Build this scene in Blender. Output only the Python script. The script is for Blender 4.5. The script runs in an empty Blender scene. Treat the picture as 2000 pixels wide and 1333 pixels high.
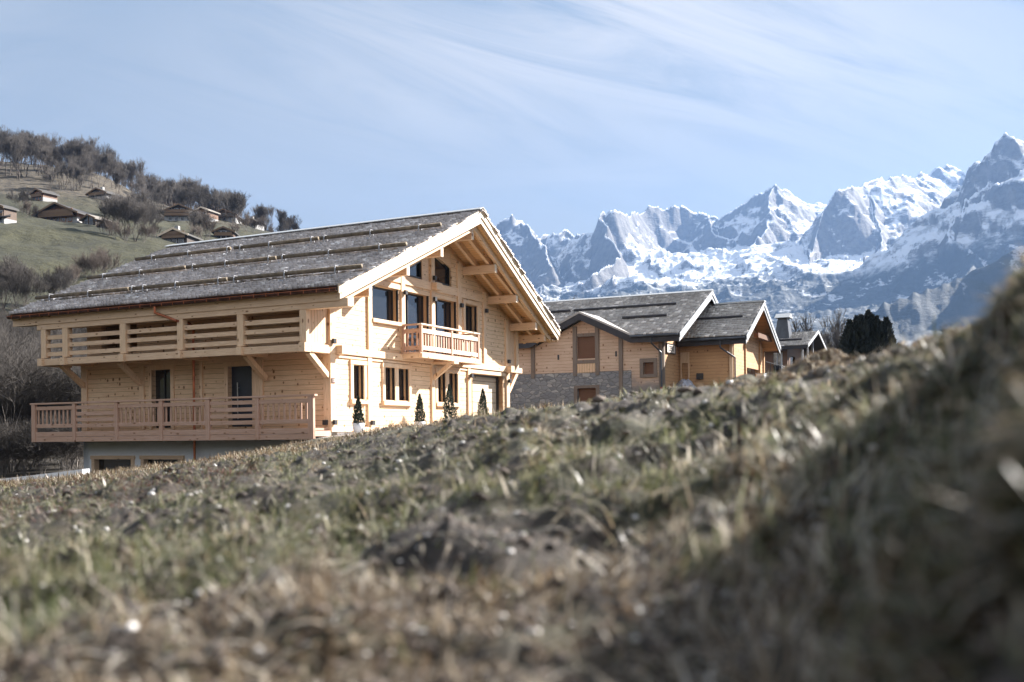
import bpy, math, random
import numpy as np
from mathutils import Vector, Matrix
C = bpy.context.scene.collection
random.seed(7); rng = np.random.default_rng(7)
R = math.radians
# ------------------------------------------------------------ camera
F = 2026.9; YH = 848.5                       # focal length and horizon row in pixels of the 2000 px wide photo
cam = bpy.data.cameras.new('camera'); camo = bpy.data.objects.new('camera', cam); C.objects.link(camo)
cam.sensor_width = 36.0; cam.lens = F/2000*36
cam.shift_y = (YH-666.5)/2000
cam.clip_start = 0.05; cam.clip_end = 40000
ROLL = R(0.63)
camo.rotation_euler = (Matrix.Rotation(ROLL, 3, 'Y') @ Matrix.Rotation(R(90), 3, 'X')).to_euler()
cam.dof.use_dof = True; cam.dof.focus_distance = 42.0; cam.dof.aperture_fstop = 1.9
cam.dof.aperture_blades = 9
sc = bpy.context.scene; sc.camera = camo
sc.view_settings.view_transform = 'Standard'; sc.view_settings.look = 'None'
sc.view_settings.exposure = 2.02; sc.view_settings.gamma = 1
try:
    sc.cycles.max_bounces = 8; sc.cycles.transparent_max_bounces = 8; sc.cycles.volume_bounces = 1
    sc.cycles.caustics_reflective = False; sc.cycles.caustics_refractive = False
    sc.cycles.use_denoising = True; sc.cycles.sample_clamp_indirect = 6
except Exception: pass
# ------------------------------------------------------------ node helper
class NB:
    def __init__(s, tree): s.t = tree; s.n = tree.nodes; s.l = tree.links
    def node(s, ty, **kw):
        n = s.n.new(ty)
        for k, v in kw.items(): setattr(n, k, v)
        return n
    def put(s, sock, v):
        if isinstance(v, bpy.types.NodeSocket): s.l.new(v, sock)
        elif v is not None:
            if sock.type == 'RGBA' and len(v) == 3: v = (*v, 1)
            sock.default_value = v
    def math(s, op, a, b=None, c=None, clamp=False):
        n = s.node('ShaderNodeMath', operation=op, use_clamp=clamp)
        s.put(n.inputs[0], a)
        if b is not None: s.put(n.inputs[1], b)
        if c is not None: s.put(n.inputs[2], c)
        return n.outputs[0]
    def vmath(s, op, a, b=None):
        n = s.node('ShaderNodeVectorMath', operation=op); s.put(n.inputs[0], a)
        if b is not None: s.put(n.inputs[1], b)
        return n.outputs['Value'] if op in ('DOT_PRODUCT', 'LENGTH') else n.outputs[0]
    def mix(s, f, a, b, mode='MIX'):
        n = s.node('ShaderNodeMix', data_type='RGBA', blend_type=mode)
        s.put(n.inputs[0], f); s.put(n.inputs[6], a); s.put(n.inputs[7], b); return n.outputs[2]
    def obj(s): return s.node('ShaderNodeTexCoord').outputs['Object']
    def gen(s): return s.node('ShaderNodeTexCoord').outputs['Generated']
    def pos(s): return s.node('ShaderNodeNewGeometry').outputs['Position']
    def sep(s, v):
        n = s.node('ShaderNodeSeparateXYZ'); s.put(n.inputs[0], v); return n.outputs
    def comb(s, x, y, z):
        n = s.node('ShaderNodeCombineXYZ'); s.put(n.inputs[0], x); s.put(n.inputs[1], y); s.put(n.inputs[2], z); return n.outputs[0]
    def noise(s, v, scale, detail=3, rough=.5, dist=0, fac=True):
        n = s.node('ShaderNodeTexNoise'); s.put(n.inputs['Vector'], v); n.inputs['Scale'].default_value = scale
        n.inputs['Detail'].default_value = detail; n.inputs['Roughness'].default_value = rough; n.inputs['Distortion'].default_value = dist
        return n.outputs[0] if fac else n.outputs[1]
    def vor(s, v, scale, feature='F1', out='Distance', rnd=1, dim='3D'):
        n = s.node('ShaderNodeTexVoronoi', feature=feature, voronoi_dimensions=dim); s.put(n.inputs['Vector'], v); n.inputs['Scale'].default_value = scale
        n.inputs['Randomness'].default_value = rnd
        return n.outputs[out]
    def white(s, v, dim='1D'):
        n = s.node('ShaderNodeTexWhiteNoise', noise_dimensions=dim)
        s.put(n.inputs['W' if dim == '1D' else 'Vector'], v); return n.outputs['Value']
    def ramp(s, f, lo, hi, a=0., b=1., smooth=True):
        n = s.node('ShaderNodeMapRange', interpolation_type='SMOOTHSTEP' if smooth else 'LINEAR')
        s.put(n.inputs[0], f); n.inputs[1].default_value = lo; n.inputs[2].default_value = hi
        n.inputs[3].default_value = a; n.inputs[4].default_value = b; return n.outputs[0]
    def cramp(s, f, stops):
        n = s.node('ShaderNodeValToRGB'); s.put(n.inputs[0], f); cr = n.color_ramp
        while len(cr.elements) < len(stops): cr.elements.new(.5)
        for e, (p, c) in zip(cr.elements, stops): e.position = p; e.color = (*c, 1)
        return n.outputs[0]
    def island(s): return s.node('ShaderNodeNewGeometry').outputs['Random Per Island']
    def bump(s, h, strength=.5, dist=.02):
        n = s.node('ShaderNodeBump'); s.put(n.inputs['Height'], h); n.inputs['Strength'].default_value = strength
        n.inputs['Distance'].default_value = dist; return n.outputs[0]
def mat(name):
    m = bpy.data.materials.new(name); m.use_nodes = True; b = NB(m.node_tree)
    p = m.node_tree.nodes['Principled BSDF']
    def fin(col=None, rough=.7, normal=None, **kw):
        b.put(p.inputs['Base Color'], col); b.put(p.inputs['Roughness'], rough)
        if normal is not None: b.put(p.inputs['Normal'], normal)
        for k, v in kw.items(): b.put(p.inputs[k.replace('_', ' ')], v)
        return m
    return b, fin
# ------------------------------------------------------------ world and sun
SUN_AZ, SUN_EL = R(60.6), R(32.9)            # azimuth clockwise from the view direction (+Y)
sd = Vector((math.sin(SUN_AZ)*math.cos(SUN_EL), math.cos(SUN_AZ)*math.cos(SUN_EL), math.sin(SUN_EL)))
w = bpy.data.worlds.new('World'); sc.world = w; w.use_nodes = True
b = NB(w.node_tree); bg = w.node_tree.nodes['Background']
sky = b.node('ShaderNodeTexSky', sky_type='NISHITA'); sky.sun_disc = False
sky.sun_elevation = SUN_EL; sky.sun_rotation = SUN_AZ; sky.altitude = 900; sky.air_density = 1.0; sky.dust_density = 1.2; sky.ozone_density = 1.3
gv = b.node('ShaderNodeTexCoord').outputs['Generated']
d = b.sep(gv)
el = b.math('MAXIMUM', d[2], 0.02)
inv = b.math('DIVIDE', 1.0, b.math('ADD', el, .12))
cv = b.comb(b.math('MULTIPLY', d[0], inv), b.math('MULTIPLY', d[1], inv), 0.0)
yy = b.math('MAXIMUM', d[1], .05); az_ = b.math('DIVIDE', d[0], yy); ev_ = b.math('DIVIDE', d[2], yy)
nw = b.noise(b.comb(b.math('MULTIPLY_ADD', az_, 2.6, b.math('MULTIPLY', ev_, 3.0)), b.math('MULTIPLY_ADD', ev_, 12.0, b.math('MULTIPLY', az_, 3.4)), 0.0), 1.3, 8, .62, .9)
q1 = b.math('POWER', b.math('DIVIDE', b.math('SUBTRACT', az_, .14), .40), 2.0); q2 = b.math('POWER', b.math('DIVIDE', b.math('ADD', b.math('SUBTRACT', ev_, .40), b.math('MULTIPLY', b.math('ABSOLUTE', b.math('SUBTRACT', az_, .10)), .10)), .125), 2.0)
env = b.math('EXPONENT', b.math('MULTIPLY', b.math('ADD', q1, q2), -1.0))
wisp = b.math('MULTIPLY', b.math('MULTIPLY', b.ramp(nw, .22, .60), env), b.math('GREATER_THAN', d[1], 0.0), clamp=True)
# thin cirrus streaks in the sky
mp = b.node('ShaderNodeMapping'); b.put(mp.inputs[0], cv); mp.inputs['Rotation'].default_value = (0, 0, R(-38)); mp.inputs['Scale'].default_value = (.7, 1.9, 1); mp.inputs['Location'].default_value = (1.35, .2, 0)
n1 = b.noise(mp.outputs[0], 1.25, 7, .6, .5)
n2 = b.noise(cv, .55, 2, .5)
cl = b.math('MULTIPLY', b.ramp(n1, .34, .74), b.ramp(n2, .34, .60))
top = b.ramp(d[2], .1, .34)
cl = b.math('MULTIPLY', cl, b.math('ADD', b.math('MULTIPLY', top, 1.0), .12), clamp=True)
veil = b.math('MULTIPLY', b.ramp(d[2], .0, .5, 1, 0, False), .0)
skyc = b.mix(.9, sky.outputs[0], b.mix(b.ramp(d[2], .02, .38, smooth=False), (2.9, 2.75, 2.2), (1.65, 2.08, 2.55)))
col = b.mix(b.math('MAXIMUM', b.math('MULTIPLY', cl, .45), wisp), skyc, (4.3, 4.25, 4.2))
back_fill = b.math('MULTIPLY', b.ramp(b.math('MULTIPLY', d[1], -1.0), -.25, .5), b.math('ADD', .45, b.math('MULTIPLY', b.ramp(n2, .3, .6), .55)))
col = b.mix(back_fill, col, (5.6, 5.65, 5.8))      # added bright cloud in the unseen sky behind the camera, fills the shade
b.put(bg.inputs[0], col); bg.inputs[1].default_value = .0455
sl = bpy.data.lights.new('sun', 'SUN'); slo = bpy.data.objects.new('sun', sl); C.objects.link(slo)
sl.energy = 5.0; sl.angle = R(.5); sl.color = (1, .94, .87)
slo.rotation_euler = sd.to_track_quat('Z', 'Y').to_euler()
# ------------------------------------------------------------ mesh builder
def tagp(o, label=None, cat=None, group=None, kind=None):
    for k, v in (('label', label), ('category', cat), ('group', group), ('kind', kind)):
        if v: o[k] = v
    return o
def empty(name, loc=(0, 0, 0), rz=0, **kw):
    o = bpy.data.objects.new(name, None); C.objects.link(o); o.location = loc; o.rotation_euler = (0, 0, rz); o.empty_display_size = .3
    return tagp(o, **kw)
class MB:
    def __init__(s): s.v = []; s.f = []
    def box(s, x0, x1, y0, y1, z0, z1):
        if x0 > x1: x0, x1 = x1, x0
        if y0 > y1: y0, y1 = y1, y0
        if z0 > z1: z0, z1 = z1, z0
        return s.hexa([(x0, y0, z0), (x1, y0, z0), (x1, y1, z0), (x0, y1, z0), (x0, y0, z1), (x1, y0, z1), (x1, y1, z1), (x0, y1, z1)])
    def hexa(s, p):
        n = len(s.v); s.v += [tuple(q) for q in p]
        s.f += [tuple(n+i for i in q) for q in ((0, 3, 2, 1), (4, 5, 6, 7), (0, 1, 5, 4), (1, 2, 6, 5), (2, 3, 7, 6), (3, 0, 4, 7))]
        return s
    def prism(s, poly, off):
        n = len(s.v); k = len(poly); off = Vector(off)
        s.v += [tuple(q) for q in poly] + [tuple(Vector(q)+off) for q in poly]
        s.f += [tuple(range(n, n+k)), tuple(range(n+2*k-1, n+k-1, -1))]
        s.f += [(n+(i+1) % k, n+i, n+k+i, n+k+(i+1) % k) for i in range(k)]
        return s
    def tube(s, a, c, r0, r1=None, k=8, cap=True):
        r1 = r0 if r1 is None else r1
        a = Vector(a); c = Vector(c); d = (c-a).normalized(); u = d.orthogonal().normalized(); w = d.cross(u); n = len(s.v)
        for q, r in ((a, r0), (c, r1)):
            for i in range(k):
                t = 2*math.pi*i/k; s.v.append(tuple(q+u*(r*math.cos(t))+w*(r*math.sin(t))))
        s.f += [(n+i, n+(i+1) % k, n+k+(i+1) % k, n+k+i) for i in range(k)]
        if cap: s.f += [tuple(range(n+k-1, n-1, -1)), tuple(range(n+k, n+2*k))]
        return s
    def beam(s, a, c, wd, ht, up=(0, 0, 1)):     # square beam between two points
        a = Vector(a); c = Vector(c); d = (c-a).normalized(); sdv = d.cross(Vector(up)).normalized()*wd/2; u = sdv.cross(d).normalized()*ht/2
        p = []
        for q in (a, c): p += [q-sdv-u, q+sdv-u, q+sdv+u, q-sdv+u]
        return s.hexa([p[0], p[1], p[5], p[4], p[3], p[2], p[6], p[7]])
    def obj(s, name, m, parent=None, label=None, bevel=0, smooth=False, **kw):
        me = bpy.data.meshes.new(name); me.from_pydata([tuple(q) for q in s.v], [], s.f); me.materials.append(m); me.update()
        if smooth: me.shade_smooth()
        o = bpy.data.objects.new(name, me); C.objects.link(o); o.parent = parent
        import bmesh
        bm = bmesh.new(); bm.from_mesh(me); bmesh.ops.recalc_face_normals(bm, faces=bm.faces); bm.to_mesh(me); bm.free()
        if bevel:
            md = o.modifiers.new('bevel', 'BEVEL'); md.width = bevel; md.segments = 1; md.limit_method = 'ANGLE'
        return tagp(o, label=label, **kw)
def npobj(name, V, Fq, m, parent=None, smooth=False, **kw):
    """big mesh from numpy arrays; Fq = (n,k) array, or a list of such arrays"""
    Fs = Fq if isinstance(Fq, list) else [Fq]
    me = bpy.data.meshes.new(name); me.vertices.add(len(V)); me.vertices.foreach_set('co', np.ascontiguousarray(V, dtype=np.float32).ravel())
    idx = np.concatenate([f.ravel() for f in Fs]).astype(np.int32)
    sz = np.concatenate([np.full(len(f), f.shape[1]) for f in Fs]).astype(np.int32)
    st = np.concatenate([[0], np.cumsum(sz)[:-1]]).astype(np.int32)
    me.loops.add(len(idx)); me.loops.foreach_set('vertex_index', idx)
    me.polygons.add(len(sz)); me.polygons.foreach_set('loop_start', st); me.polygons.foreach_set('loop_total', sz)
    if smooth: me.polygons.foreach_set('use_smooth', np.ones(len(sz), dtype=bool))
    me.update(calc_edges=True); me.materials.append(m)
    o = bpy.data.objects.new(name, me); C.objects.link(o); o.parent = parent
    return tagp(o, **kw)
def clip(poly, nrm, dd):     # keep points with nrm.p <= dd (2-D)
    out = []
    for i in range(len(poly)):
        p, q = poly[i], poly[(i+1) % len(poly)]; a = nrm[0]*p[0]+nrm[1]*p[1]-dd; c = nrm[0]*q[0]+nrm[1]*q[1]-dd
        if a <= 0: out.append(p)
        if (a < 0 < c) or (c < 0 < a):
            t = a/(a-c); out.append((p[0]+(q[0]-p[0])*t, p[1]+(q[1]-p[1])*t))
    return out
def wall(mb, u0, u1, z0, z1, holes, to3, th, clips=()):
    """plank wall in the (u,z) plane with real openings; to3(u,z)->3-D, th = thickness vector"""
    us = sorted({u0, u1, *[min(max(h[i], u0), u1) for h in holes for i in (0, 1)]}); zs = sorted({z0, z1, *[min(max(h[i], z0), z1) for h in holes for i in (2, 3)]})
    for i in range(len(us)-1):
        run = None
        for j in range(len(zs)-1):
            cu, cz = (us[i]+us[i+1])/2, (zs[j]+zs[j+1])/2
            hole = any(h[0] < cu < h[1] and h[2] < cz < h[3] for h in holes)
            if not hole and run is None: run = zs[j]
            if run is not None and (hole or j == len(zs)-2):
                top = zs[j] if hole else zs[j+1]
                poly = [(us[i], run), (us[i+1], run), (us[i+1], top), (us[i], top)]
                for nrm, dd in clips: poly = clip(poly, nrm, dd) if len(poly) > 2 else poly
                if len(poly) > 2: mb.prism([to3(*p) for p in poly], th)
                run = None
    return mb
# ------------------------------------------------------------ noise in numpy
def _h(i, j, s):
    n = (i.astype(np.int64)*374761393 + j.astype(np.int64)*668265263 + s*1442695041) & 0xffffffff
    n = ((n ^ (n >> 13))*1274126177) & 0xffffffff
    return ((n ^ (n >> 16)) & 0xffff)/65535.0
def vn(x, y, s=0):
    xi = np.floor(x); yi = np.floor(y); fx = x-xi; fy = y-yi
    fx = fx*fx*fx*(fx*(fx*6-15)+10); fy = fy*fy*fy*(fy*(fy*6-15)+10)
    a = _h(xi, yi, s); b_ = _h(xi+1, yi, s); c_ = _h(xi, yi+1, s); d_ = _h(xi+1, yi+1, s)
    return (a+(b_-a)*fx)+((c_+(d_-c_)*fx)-(a+(b_-a)*fx))*fy
def fbm(x, y, o=4, s=0, g=.5):
    t = 0; a = 1; n = 0
    for k in range(o): t = t+a*(vn(x, y, s+k*17)*2-1); n += a; a *= g; x = x*2.03+11.3; y = y*2.03+7.7
    return t/n
def ridged(x, y, o=5, s=0, g=.55):
    t = 0; a = 1; n = 0; pr = 1
    for k in range(o):
        r = 1-np.abs(vn(x, y, s+k*17)*2-1)*1.0; r = r*r; t = t+a*r*pr; pr = np.clip(r*1.3, 0, 1); n += a; a *= g; x = x*2.07+3.1; y = y*2.07+9.2
    return t/n
# ------------------------------------------------------------ materials
def wood(name, base, grain='h', plank=0, knots=.5, var=.18, rough=.62, dark=(.16, .075, .03), pv=None, kscale=1.0, weather=None):
    b, fin = mat(name); o = b.obj(); x, y, z = b.sep(o)
    gs = {'h': (1.2, 1.2, 22.), 'v': (20., 20., 1.2), 'x': (1.2, 22, 22), 'y': (22, 1.2, 22)}[grain]
    gv = b.vmath('MULTIPLY', o, gs)
    g1 = b.noise(gv, 1.6, 4, .6, .6)
    base_ = b.mix(b.ramp(g1, .3, .72), tuple(c*1.07 for c in base), tuple(c*f for c, f in zip(base, (.83, .77, .70))))
    big = b.noise(o, .9, 2)
    base_ = b.mix(b.math('MULTIPLY', b.ramp(big, .35, .7), var*1.6), base_, tuple(c*f for c, f in zip(base, (.78, .68, .6))))
    h = g1
    if plank:
        ax = z if pv is None else (b.math('ADD', x, y) if pv == 'xy' else (x if pv == 'x' else y))
        q = b.math('DIVIDE', ax, plank); idx = b.math('FLOOR', q); fr = b.math('FRACT', q)
        rn = b.white(idx)
        base_ = b.mix(b.math('MULTIPLY', rn, var*1.3), base_, tuple(c*f for c, f in zip(base, (.72, .64, .56))))
        gr = b.math('MULTIPLY', b.ramp(fr, .03, .10, 1, 0), 1.0)
        base_ = b.mix(b.math('MULTIPLY', gr, .85), base_, dark)
        h = b.math('SUBTRACT', b.math('MULTIPLY', g1, .25), b.math('MULTIPLY', gr, 1.0))
    if knots:
        ks = {'h': (2.6, 2.6, 1.7), 'v': (3.6, 3.6, 1.7), 'x': (2.1, 5.2, 5.2), 'y': (5.2, 2.1, 5.2)}[grain]
        kv = b.comb(b.math('MULTIPLY', b.math('ADD', x, y), {'h': 2.9, 'v': 4.4, 'x': 2.2, 'y': 2.2}[grain]), b.math('MULTIPLY', z, {'h': 2.2, 'v': 1.9, 'x': 5.0, 'y': 5.0}[grain]), 0.0)
        k1 = b.vor(kv, 1.0, dim='2D'); kr = b.vor(kv, 1.0, out='Color', dim='2D')
        rr = b.sep(kr)
        size = b.math('MULTIPLY_ADD', b.math('POWER', rr[0], 2.0), .10, .04)
        kn = b.math('MULTIPLY', b.math('LESS_THAN', k1, size), b.math('GREATER_THAN', rr[1], 1-knots))
        halo = b.math('MULTIPLY', b.ramp(b.math('SUBTRACT', k1, size), 0, .13, 1, 0), b.math('GREATER_THAN', rr[1], 1-knots))
        base_ = b.mix(b.math('MULTIPLY', halo, .35), base_, tuple(c*f for c, f in zip(base, (.6, .42, .3))))
        base_ = b.mix(b.math('MULTIPLY', kn, .92), base_, dark)
    if weather is not None:
        wz = b.noise(b.vmath('MULTIPLY', o, (.35, .35, .9)), 1.3, 4, .65)
        lo = b.math('ADD', b.ramp(z, weather[1], weather[2], .45, -.25, False), wz)
        base_ = b.mix(b.ramp(lo, .42, .78), base_, weather[0])
    return fin(base_, rough, b.bump(h, .5, .012))
SPR = (.80, .60, .405)
M_wall = wood('spruce_planks', SPR, 'h', .19, .75, .24)
M_beamv = wood('spruce_upright', (.77, .57, .39), 'v', 0, .35, .12)
M_beamh = wood('spruce_beam_across', (.78, .58, .40), 'x', 0, .35, .12)
M_beaml = wood('spruce_beam_along', (.73, .54, .375), 'y', 0, .35, .14)
M_barge = wood('pale_bargeboard', (.82, .70, .56), 'h', 0, .4, .08)
M_soffit = wood('soffit_planks', (.72, .45, .22), 'y', .16, .35, .18, pv='x')  # oranger than the walls: bounced light under the overhang put into the colour
M_vpl = wood('upright_planks', (.76, .55, .37), 'v', .17, .4, .14, pv='xy')
M_larch = wood('larch_boards', (.54, .36, .275), 'y', 0, .4, .16)
M_larchv = wood('larch_uprights', (.54, .355, .27), 'v', 0, .3, .16)
M_larchx = wood('larch_boards_across', (.56, .39, .30), 'x', 0, .3, .16)
M_frame = wood('window_frame_wood', (.66, .44, .26), 'v', 0, .25, .1)
def simple(name, col, rough=.6, metallic=0., bump=0, bs=8, var=.15, **kw):
    b, fin = mat(name); o = b.obj(); n = b.noise(o, bs, 4)
    c = b.mix(b.ramp(n, .3, .7), tuple(x*(1-var) for x in col), tuple(min(1, x*(1+var)) for x in col))
    return fin(c, rough, b.bump(n, bump, .02) if bump else None, Metallic=metallic, **kw)
M_black = simple('black_metal', (.018, .019, .022), .45)
M_doorm = simple('dark_blue_door', (.022, .028, .042), .4)
M_steel = simple('brushed_steel', (.55, .57, .6), .3, 1.)
M_copper = simple('new_copper', (.44, .15, .075), .42, .7, var=.25, bs=3)
M_coppd = simple('dull_copper', (.10, .045, .035), .5, .5, var=.35, bs=3)
M_plaster = simple('white_render', (.80, .83, .87), .9, bump=.25, bs=30, var=.05)
M_white = simple('white_concrete', (.8, .81, .83), .85, bump=.3, bs=12, var=.06)
M_pot = simple('pale_grey_pot', (.62, .63, .66), .7, bump=.2, bs=40, var=.05)
M_garage = wood('garage_door_boards', (.74, .60, .45), 'h', .5, .1, .05)
M_zinc = simple('grey_zinc', (.07, .078, .092), .45, .5, var=.2, bs=2)
M_zincl = simple('pale_grey_flashing', (.46, .48, .50), .5, .1, var=.08)
M_slate_b = simple('dark_fascia_board', (.022, .022, .028), .65, var=.3, bs=3)
M_zincm = simple('mid_grey_zinc', (.36, .37, .4), .5, .3, var=.15)
M_concrete = simple('grey_concrete', (.33, .33, .33), .9, bump=.3, bs=14)
M_red = simple('red_paint', (.35, .03, .03), .5)
M_plast = simple('translucent_plastic', (.32, .34, .4), .35, var=.4, bs=6)
def glass(name, col=(.014, .016, .02)):
    b, fin = mat(name); return fin(col, .04, None, Specular_IOR_Level=.8)
M_glass = glass('window_glass')
def shingle(name, a, c, snow=0.0):
    b, fin = mat(name); r = b.island(); o = b.obj()
    n = b.noise(b.vmath('MULTIPLY', o, (3, 16, 3)), 2, 4)
    n2 = b.noise(o, .35, 3)
    cc = b.mix(b.math('ADD', b.math('MULTIPLY_ADD', r, .5, .15), b.math('MULTIPLY', n, .3)), a, c)
    cc = b.mix(b.math('MULTIPLY', b.math('GREATER_THAN', r, .93), .6), cc, tuple(min(1, x*1.6) for x in c))
    cc = b.mix(b.math('MULTIPLY', b.ramp(n2, .4, .65), .3), cc, tuple(x*.55 for x in a))
    return fin(cc, .55, b.bump(n, .4, .01))
M_shake = shingle('grey_wood_shakes', (.22, .198, .195), (.76, .71, .70))
M_shake2 = shingle('weathered_wood_shakes', (.17, .16, .15), (.56, .535, .51))
M_log = simple('grey_weathered_log', (.16, .125, .085), .8, bump=.3, bs=4, var=.35)
def foliage(name, a, c, rough=.6):
    b, fin = mat(name); r = b.island(); n = b.noise(b.obj(), 3, 2)
    return fin(b.mix(b.math('MULTIPLY_ADD', r, .7, b.math('MULTIPLY', n, .3)), a, c), rough)
M_thuja = foliage('conifer_needles', (.007, .015, .010), (.026, .045, .025))
M_yew = foliage('dark_evergreen_needles', (.005, .009, .006), (.02, .026, .014))
M_bark = simple('bare_bark', (.085, .07, .062), .9, bump=.4, bs=6, var=.4)
M_bark2 = simple('pale_bark', (.20, .18, .165), .9, var=.4, bs=1.2)
M_twig = foliage('bare_twigs', (.038, .034, .034), (.12, .105, .095), .85)
M_twigd = foliage('dark_tangled_twigs', (.018, .015, .014), (.085, .075, .068), .85)
M_twigb = foliage('brown_twigs', (.04, .03, .026), (.12, .092, .075), .85)
# ------------------------------------------------------------ main chalet (house frame: X along the gable front, Y away along the side)
TH = R(26.212); CX, CD = -6.423, 38.0
RZ = math.atan2(math.cos(TH), math.sin(TH))
chalet = empty('timber_chalet', (CX, CD, 0), RZ, label='large new pale timber chalet with long shake roof and two timber balconies', cat='chalet')
A, ZR, SL, EX = 7.575, 9.508, .4497, 1.782
roofz = lambda X: ZR-SL*abs(X-A)
ovh = lambda X: -(2.08-.0624*abs(X-A))        # front edge of the roof, further out at the ridge
bck = lambda X: 13.03+2.456-.05*abs(X-A)
def P(mb, name, m, **kw): return mb.obj(name, m, chalet, **kw)
YW = .08; XL = -.25                            # faces of the front wall and of the side wall
cl2 = lambda drop: [((SL, 1), ZR-drop+SL*A), ((-SL, 1), ZR-drop-SL*A)]
# openings of the front: x0,x1,z0,z1
W1, W2a, W2b, W3a, W3b = (1.2, 1.9, 1.4, 2.69), (3.31, 4.09, 1.41, 2.72), (4.35, 5.11, 1.41, 2.72), (7.43, 8.15, 1.43, 2.73), (8.46, 9.21, 1.43, 2.73)
GAR = (10.67, 13.74, .15, 2.8)
UW, D1, D2, W4 = (2.48, 4.43, 4.58, 5.88), (4.86, 6.83, 3.45, 5.92), (7.24, 9.21, 3.45, 5.92), (9.98, 11.13, 4.75, 5.92)
lower = wall(MB(), -.3, 14.2, .34, 3.1, [W1, W2a, W2b, W3a, W3b, GAR], lambda u, z: (u, YW, z), (0, .28, 0))
P(lower, 'front_wall', M_wall)
up = wall(MB(), -.3, 14.2, 3.1, 9, [UW, D1, D2, W4, (5.1, 6.93, 6.55, 8), (7.3, 8.8, 6.55, 8)], lambda u, z: (u, YW, z), (0, .28, 0), cl2(.86))
P(up, 'gable_wall', M_wall)
# triangular upper lights
def tri(x0, x1, name='gable_window'):
    g = [(x0, 6.62), (x1, 6.62), (x1, 9), (x0, 9)]
    for n, dd in cl2(1.62): g = clip(g, n, dd)
    f = MB(); k = len(g)
    for i in range(k):
        p, q = g[i], g[(i+1) % k]
        f.beam((p[0], .2, p[1]), (q[0], .2, q[1]), .06, .08, up=(0, 1, 0))
    fo = P(f, name, M_black)
    MB().prism([(x, .26, z) for x, z in g], (0, .02, 0)).obj('pane', M_glass, chalet).parent = fo
    w_ = [(x0-.02, 6.5), (x1+.02, 6.5), (x1+.02, 9), (x0-.02, 9)]
for x0, x1 in ((5.12, 6.36), (7.33, 8.75)): tri(x0, x1)
ub = MB()                                     # wall above the slanted lights up to the roof
for x0, x1 in ((5.1, 6.93), (7.3, 8.8)):
    pl = [(x0, 7.0), (x1, 7.0), (x1, 9), (x0, 9)]
    for n, dd in cl2(.86): pl = clip(pl, n, dd)
    pl = clip(pl, (-(SL if x1 < A else -SL)*-1, -1), 0) if False else pl
    lo_ = [(x0, 6), (x1, 6), (x1, 9), (x0, 9)]
    for n, dd in cl2(.86): lo_ = clip(lo_, n, dd)
    z0_, z1_ = roofz(x0)-1.58, roofz(x1)-1.58
    ub.prism([(x0, .1, z0_), (x1, .1, z1_), (x1, .1, roofz(x1)-.86), (x0, .1, roofz(x0)-.86)], (0, .26, 0))
ub.box(6.36, 6.93, .12, .36, 6.55, 7.6)
P(ub, 'gable_panel', M_beamh)
# posts of the front, protruding from the plank wall
for x0, x1, z0, z1 in ((2.09, 2.37, .34, 3.03), (6.9, 7.17, .34, 3.03), (10.12, 10.41, .34, 3.03), (14.03, 14.36, .15, 3.03),
                       (2.15, 2.43, 3.3, None), (4.55, 4.84, 3.3, None), (6.94, 7.24, 3.3, None), (9.26, 9.57, 3.3, None), (11.69, 11.98, 3.3, None), (14.0, 14.28, 3.3, None)):
    zt = z1 or min(roofz(x0), roofz(x1))-.87
    P(MB().box(x0, x1, 0, YW+.05, z0, zt), 'post', M_beamv, bevel=.008)
P(MB().box(-.33, 0, -.0, .33, .15, 3.03), 'post', M_beamv, bevel=.008)
P(MB().box(-.33, 0, -.0, .33, 3.3, 5.0), 'post', M_beamv, bevel=.008)
P(MB().box(-.35, 14.3, -.03, YW+.02, 3.032, 3.298), 'floor_beam', M_beamh, bevel=.008)
P(MB().box(-.0, 10.1, .03, YW+.02, 2.9, 2.98).box(10.45, 14.0, .02, YW+.02, 2.82, 3.0), 'lintel_board', M_beamh)
P(MB().box(-.36, 14.3, -.05, .2, .15, .338), 'sill_beam', M_beamh, bevel=.01)
P(MB().box(2.43, 11.69, .02, YW+.02, 6.17, 6.53), 'tie_beam', M_beamh, bevel=.008)
P(MB().box(11.98, 14, .03, YW+.02, 5.98, 6.2) if False else MB().box(2.43, 4.55, .03, YW+.02, 5.9, 6.1), 'head_board', M_beamh)
for x in (.0, 7.08, 13.95): P(MB().box(x-.02, x+.36, -.3, .1, 3.0, 3.32), 'joist_end', M_beaml, bevel=.008)
P(MB().box(6.94, 7.42, -.26, .1, 6.2, 6.5), 'joist_end', M_beaml, bevel=.008)
# small windows
def window(o4, depth=.25, gl=None, name='window', dark=True):
    x0, x1, z0, z1 = o4; y = YW+depth; f = MB()
    for a in ((x0, x0+.05, z0, z1), (x1-.05, x1, z0, z1), (x0+.05, x1-.05, z0, z0+.05), (x0+.05, x1-.05, z1-.05, z1)): f.box(a[0], a[1], y-.04, y+.03, a[2], a[3])
    if gl:
        for g in gl: f.box(g-.025, g+.025, y-.04, y+.03, z0+.05, z1-.05)
    fo = P(f, name, M_black)
    pn = MB().box(x0+.05, x1-.05, y, y+.02, z0+.05, z1-.05).obj('pane', M_glass, chalet); pn.parent = fo
    rv = MB().box(x1-.03, x1+.0, YW+.11, y-.045, z0, z1).obj('reveal', M_frame, chalet); rv.parent = fo
    for xa in (x0, x1-.035): tr = MB().box(xa, xa+.035, YW+.01, YW+.1, z0, z1).obj('blind_track', M_black, chalet); tr.parent = fo
    return fo
for o4 in (W1, W2a, W2b, W3a, W3b): window(o4)
window(UW, .28); window(D1, .3, [5.55], 'balcony_door'); window(D2, .3, [7.95], 'balcony_door'); window(W4, .28)
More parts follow.
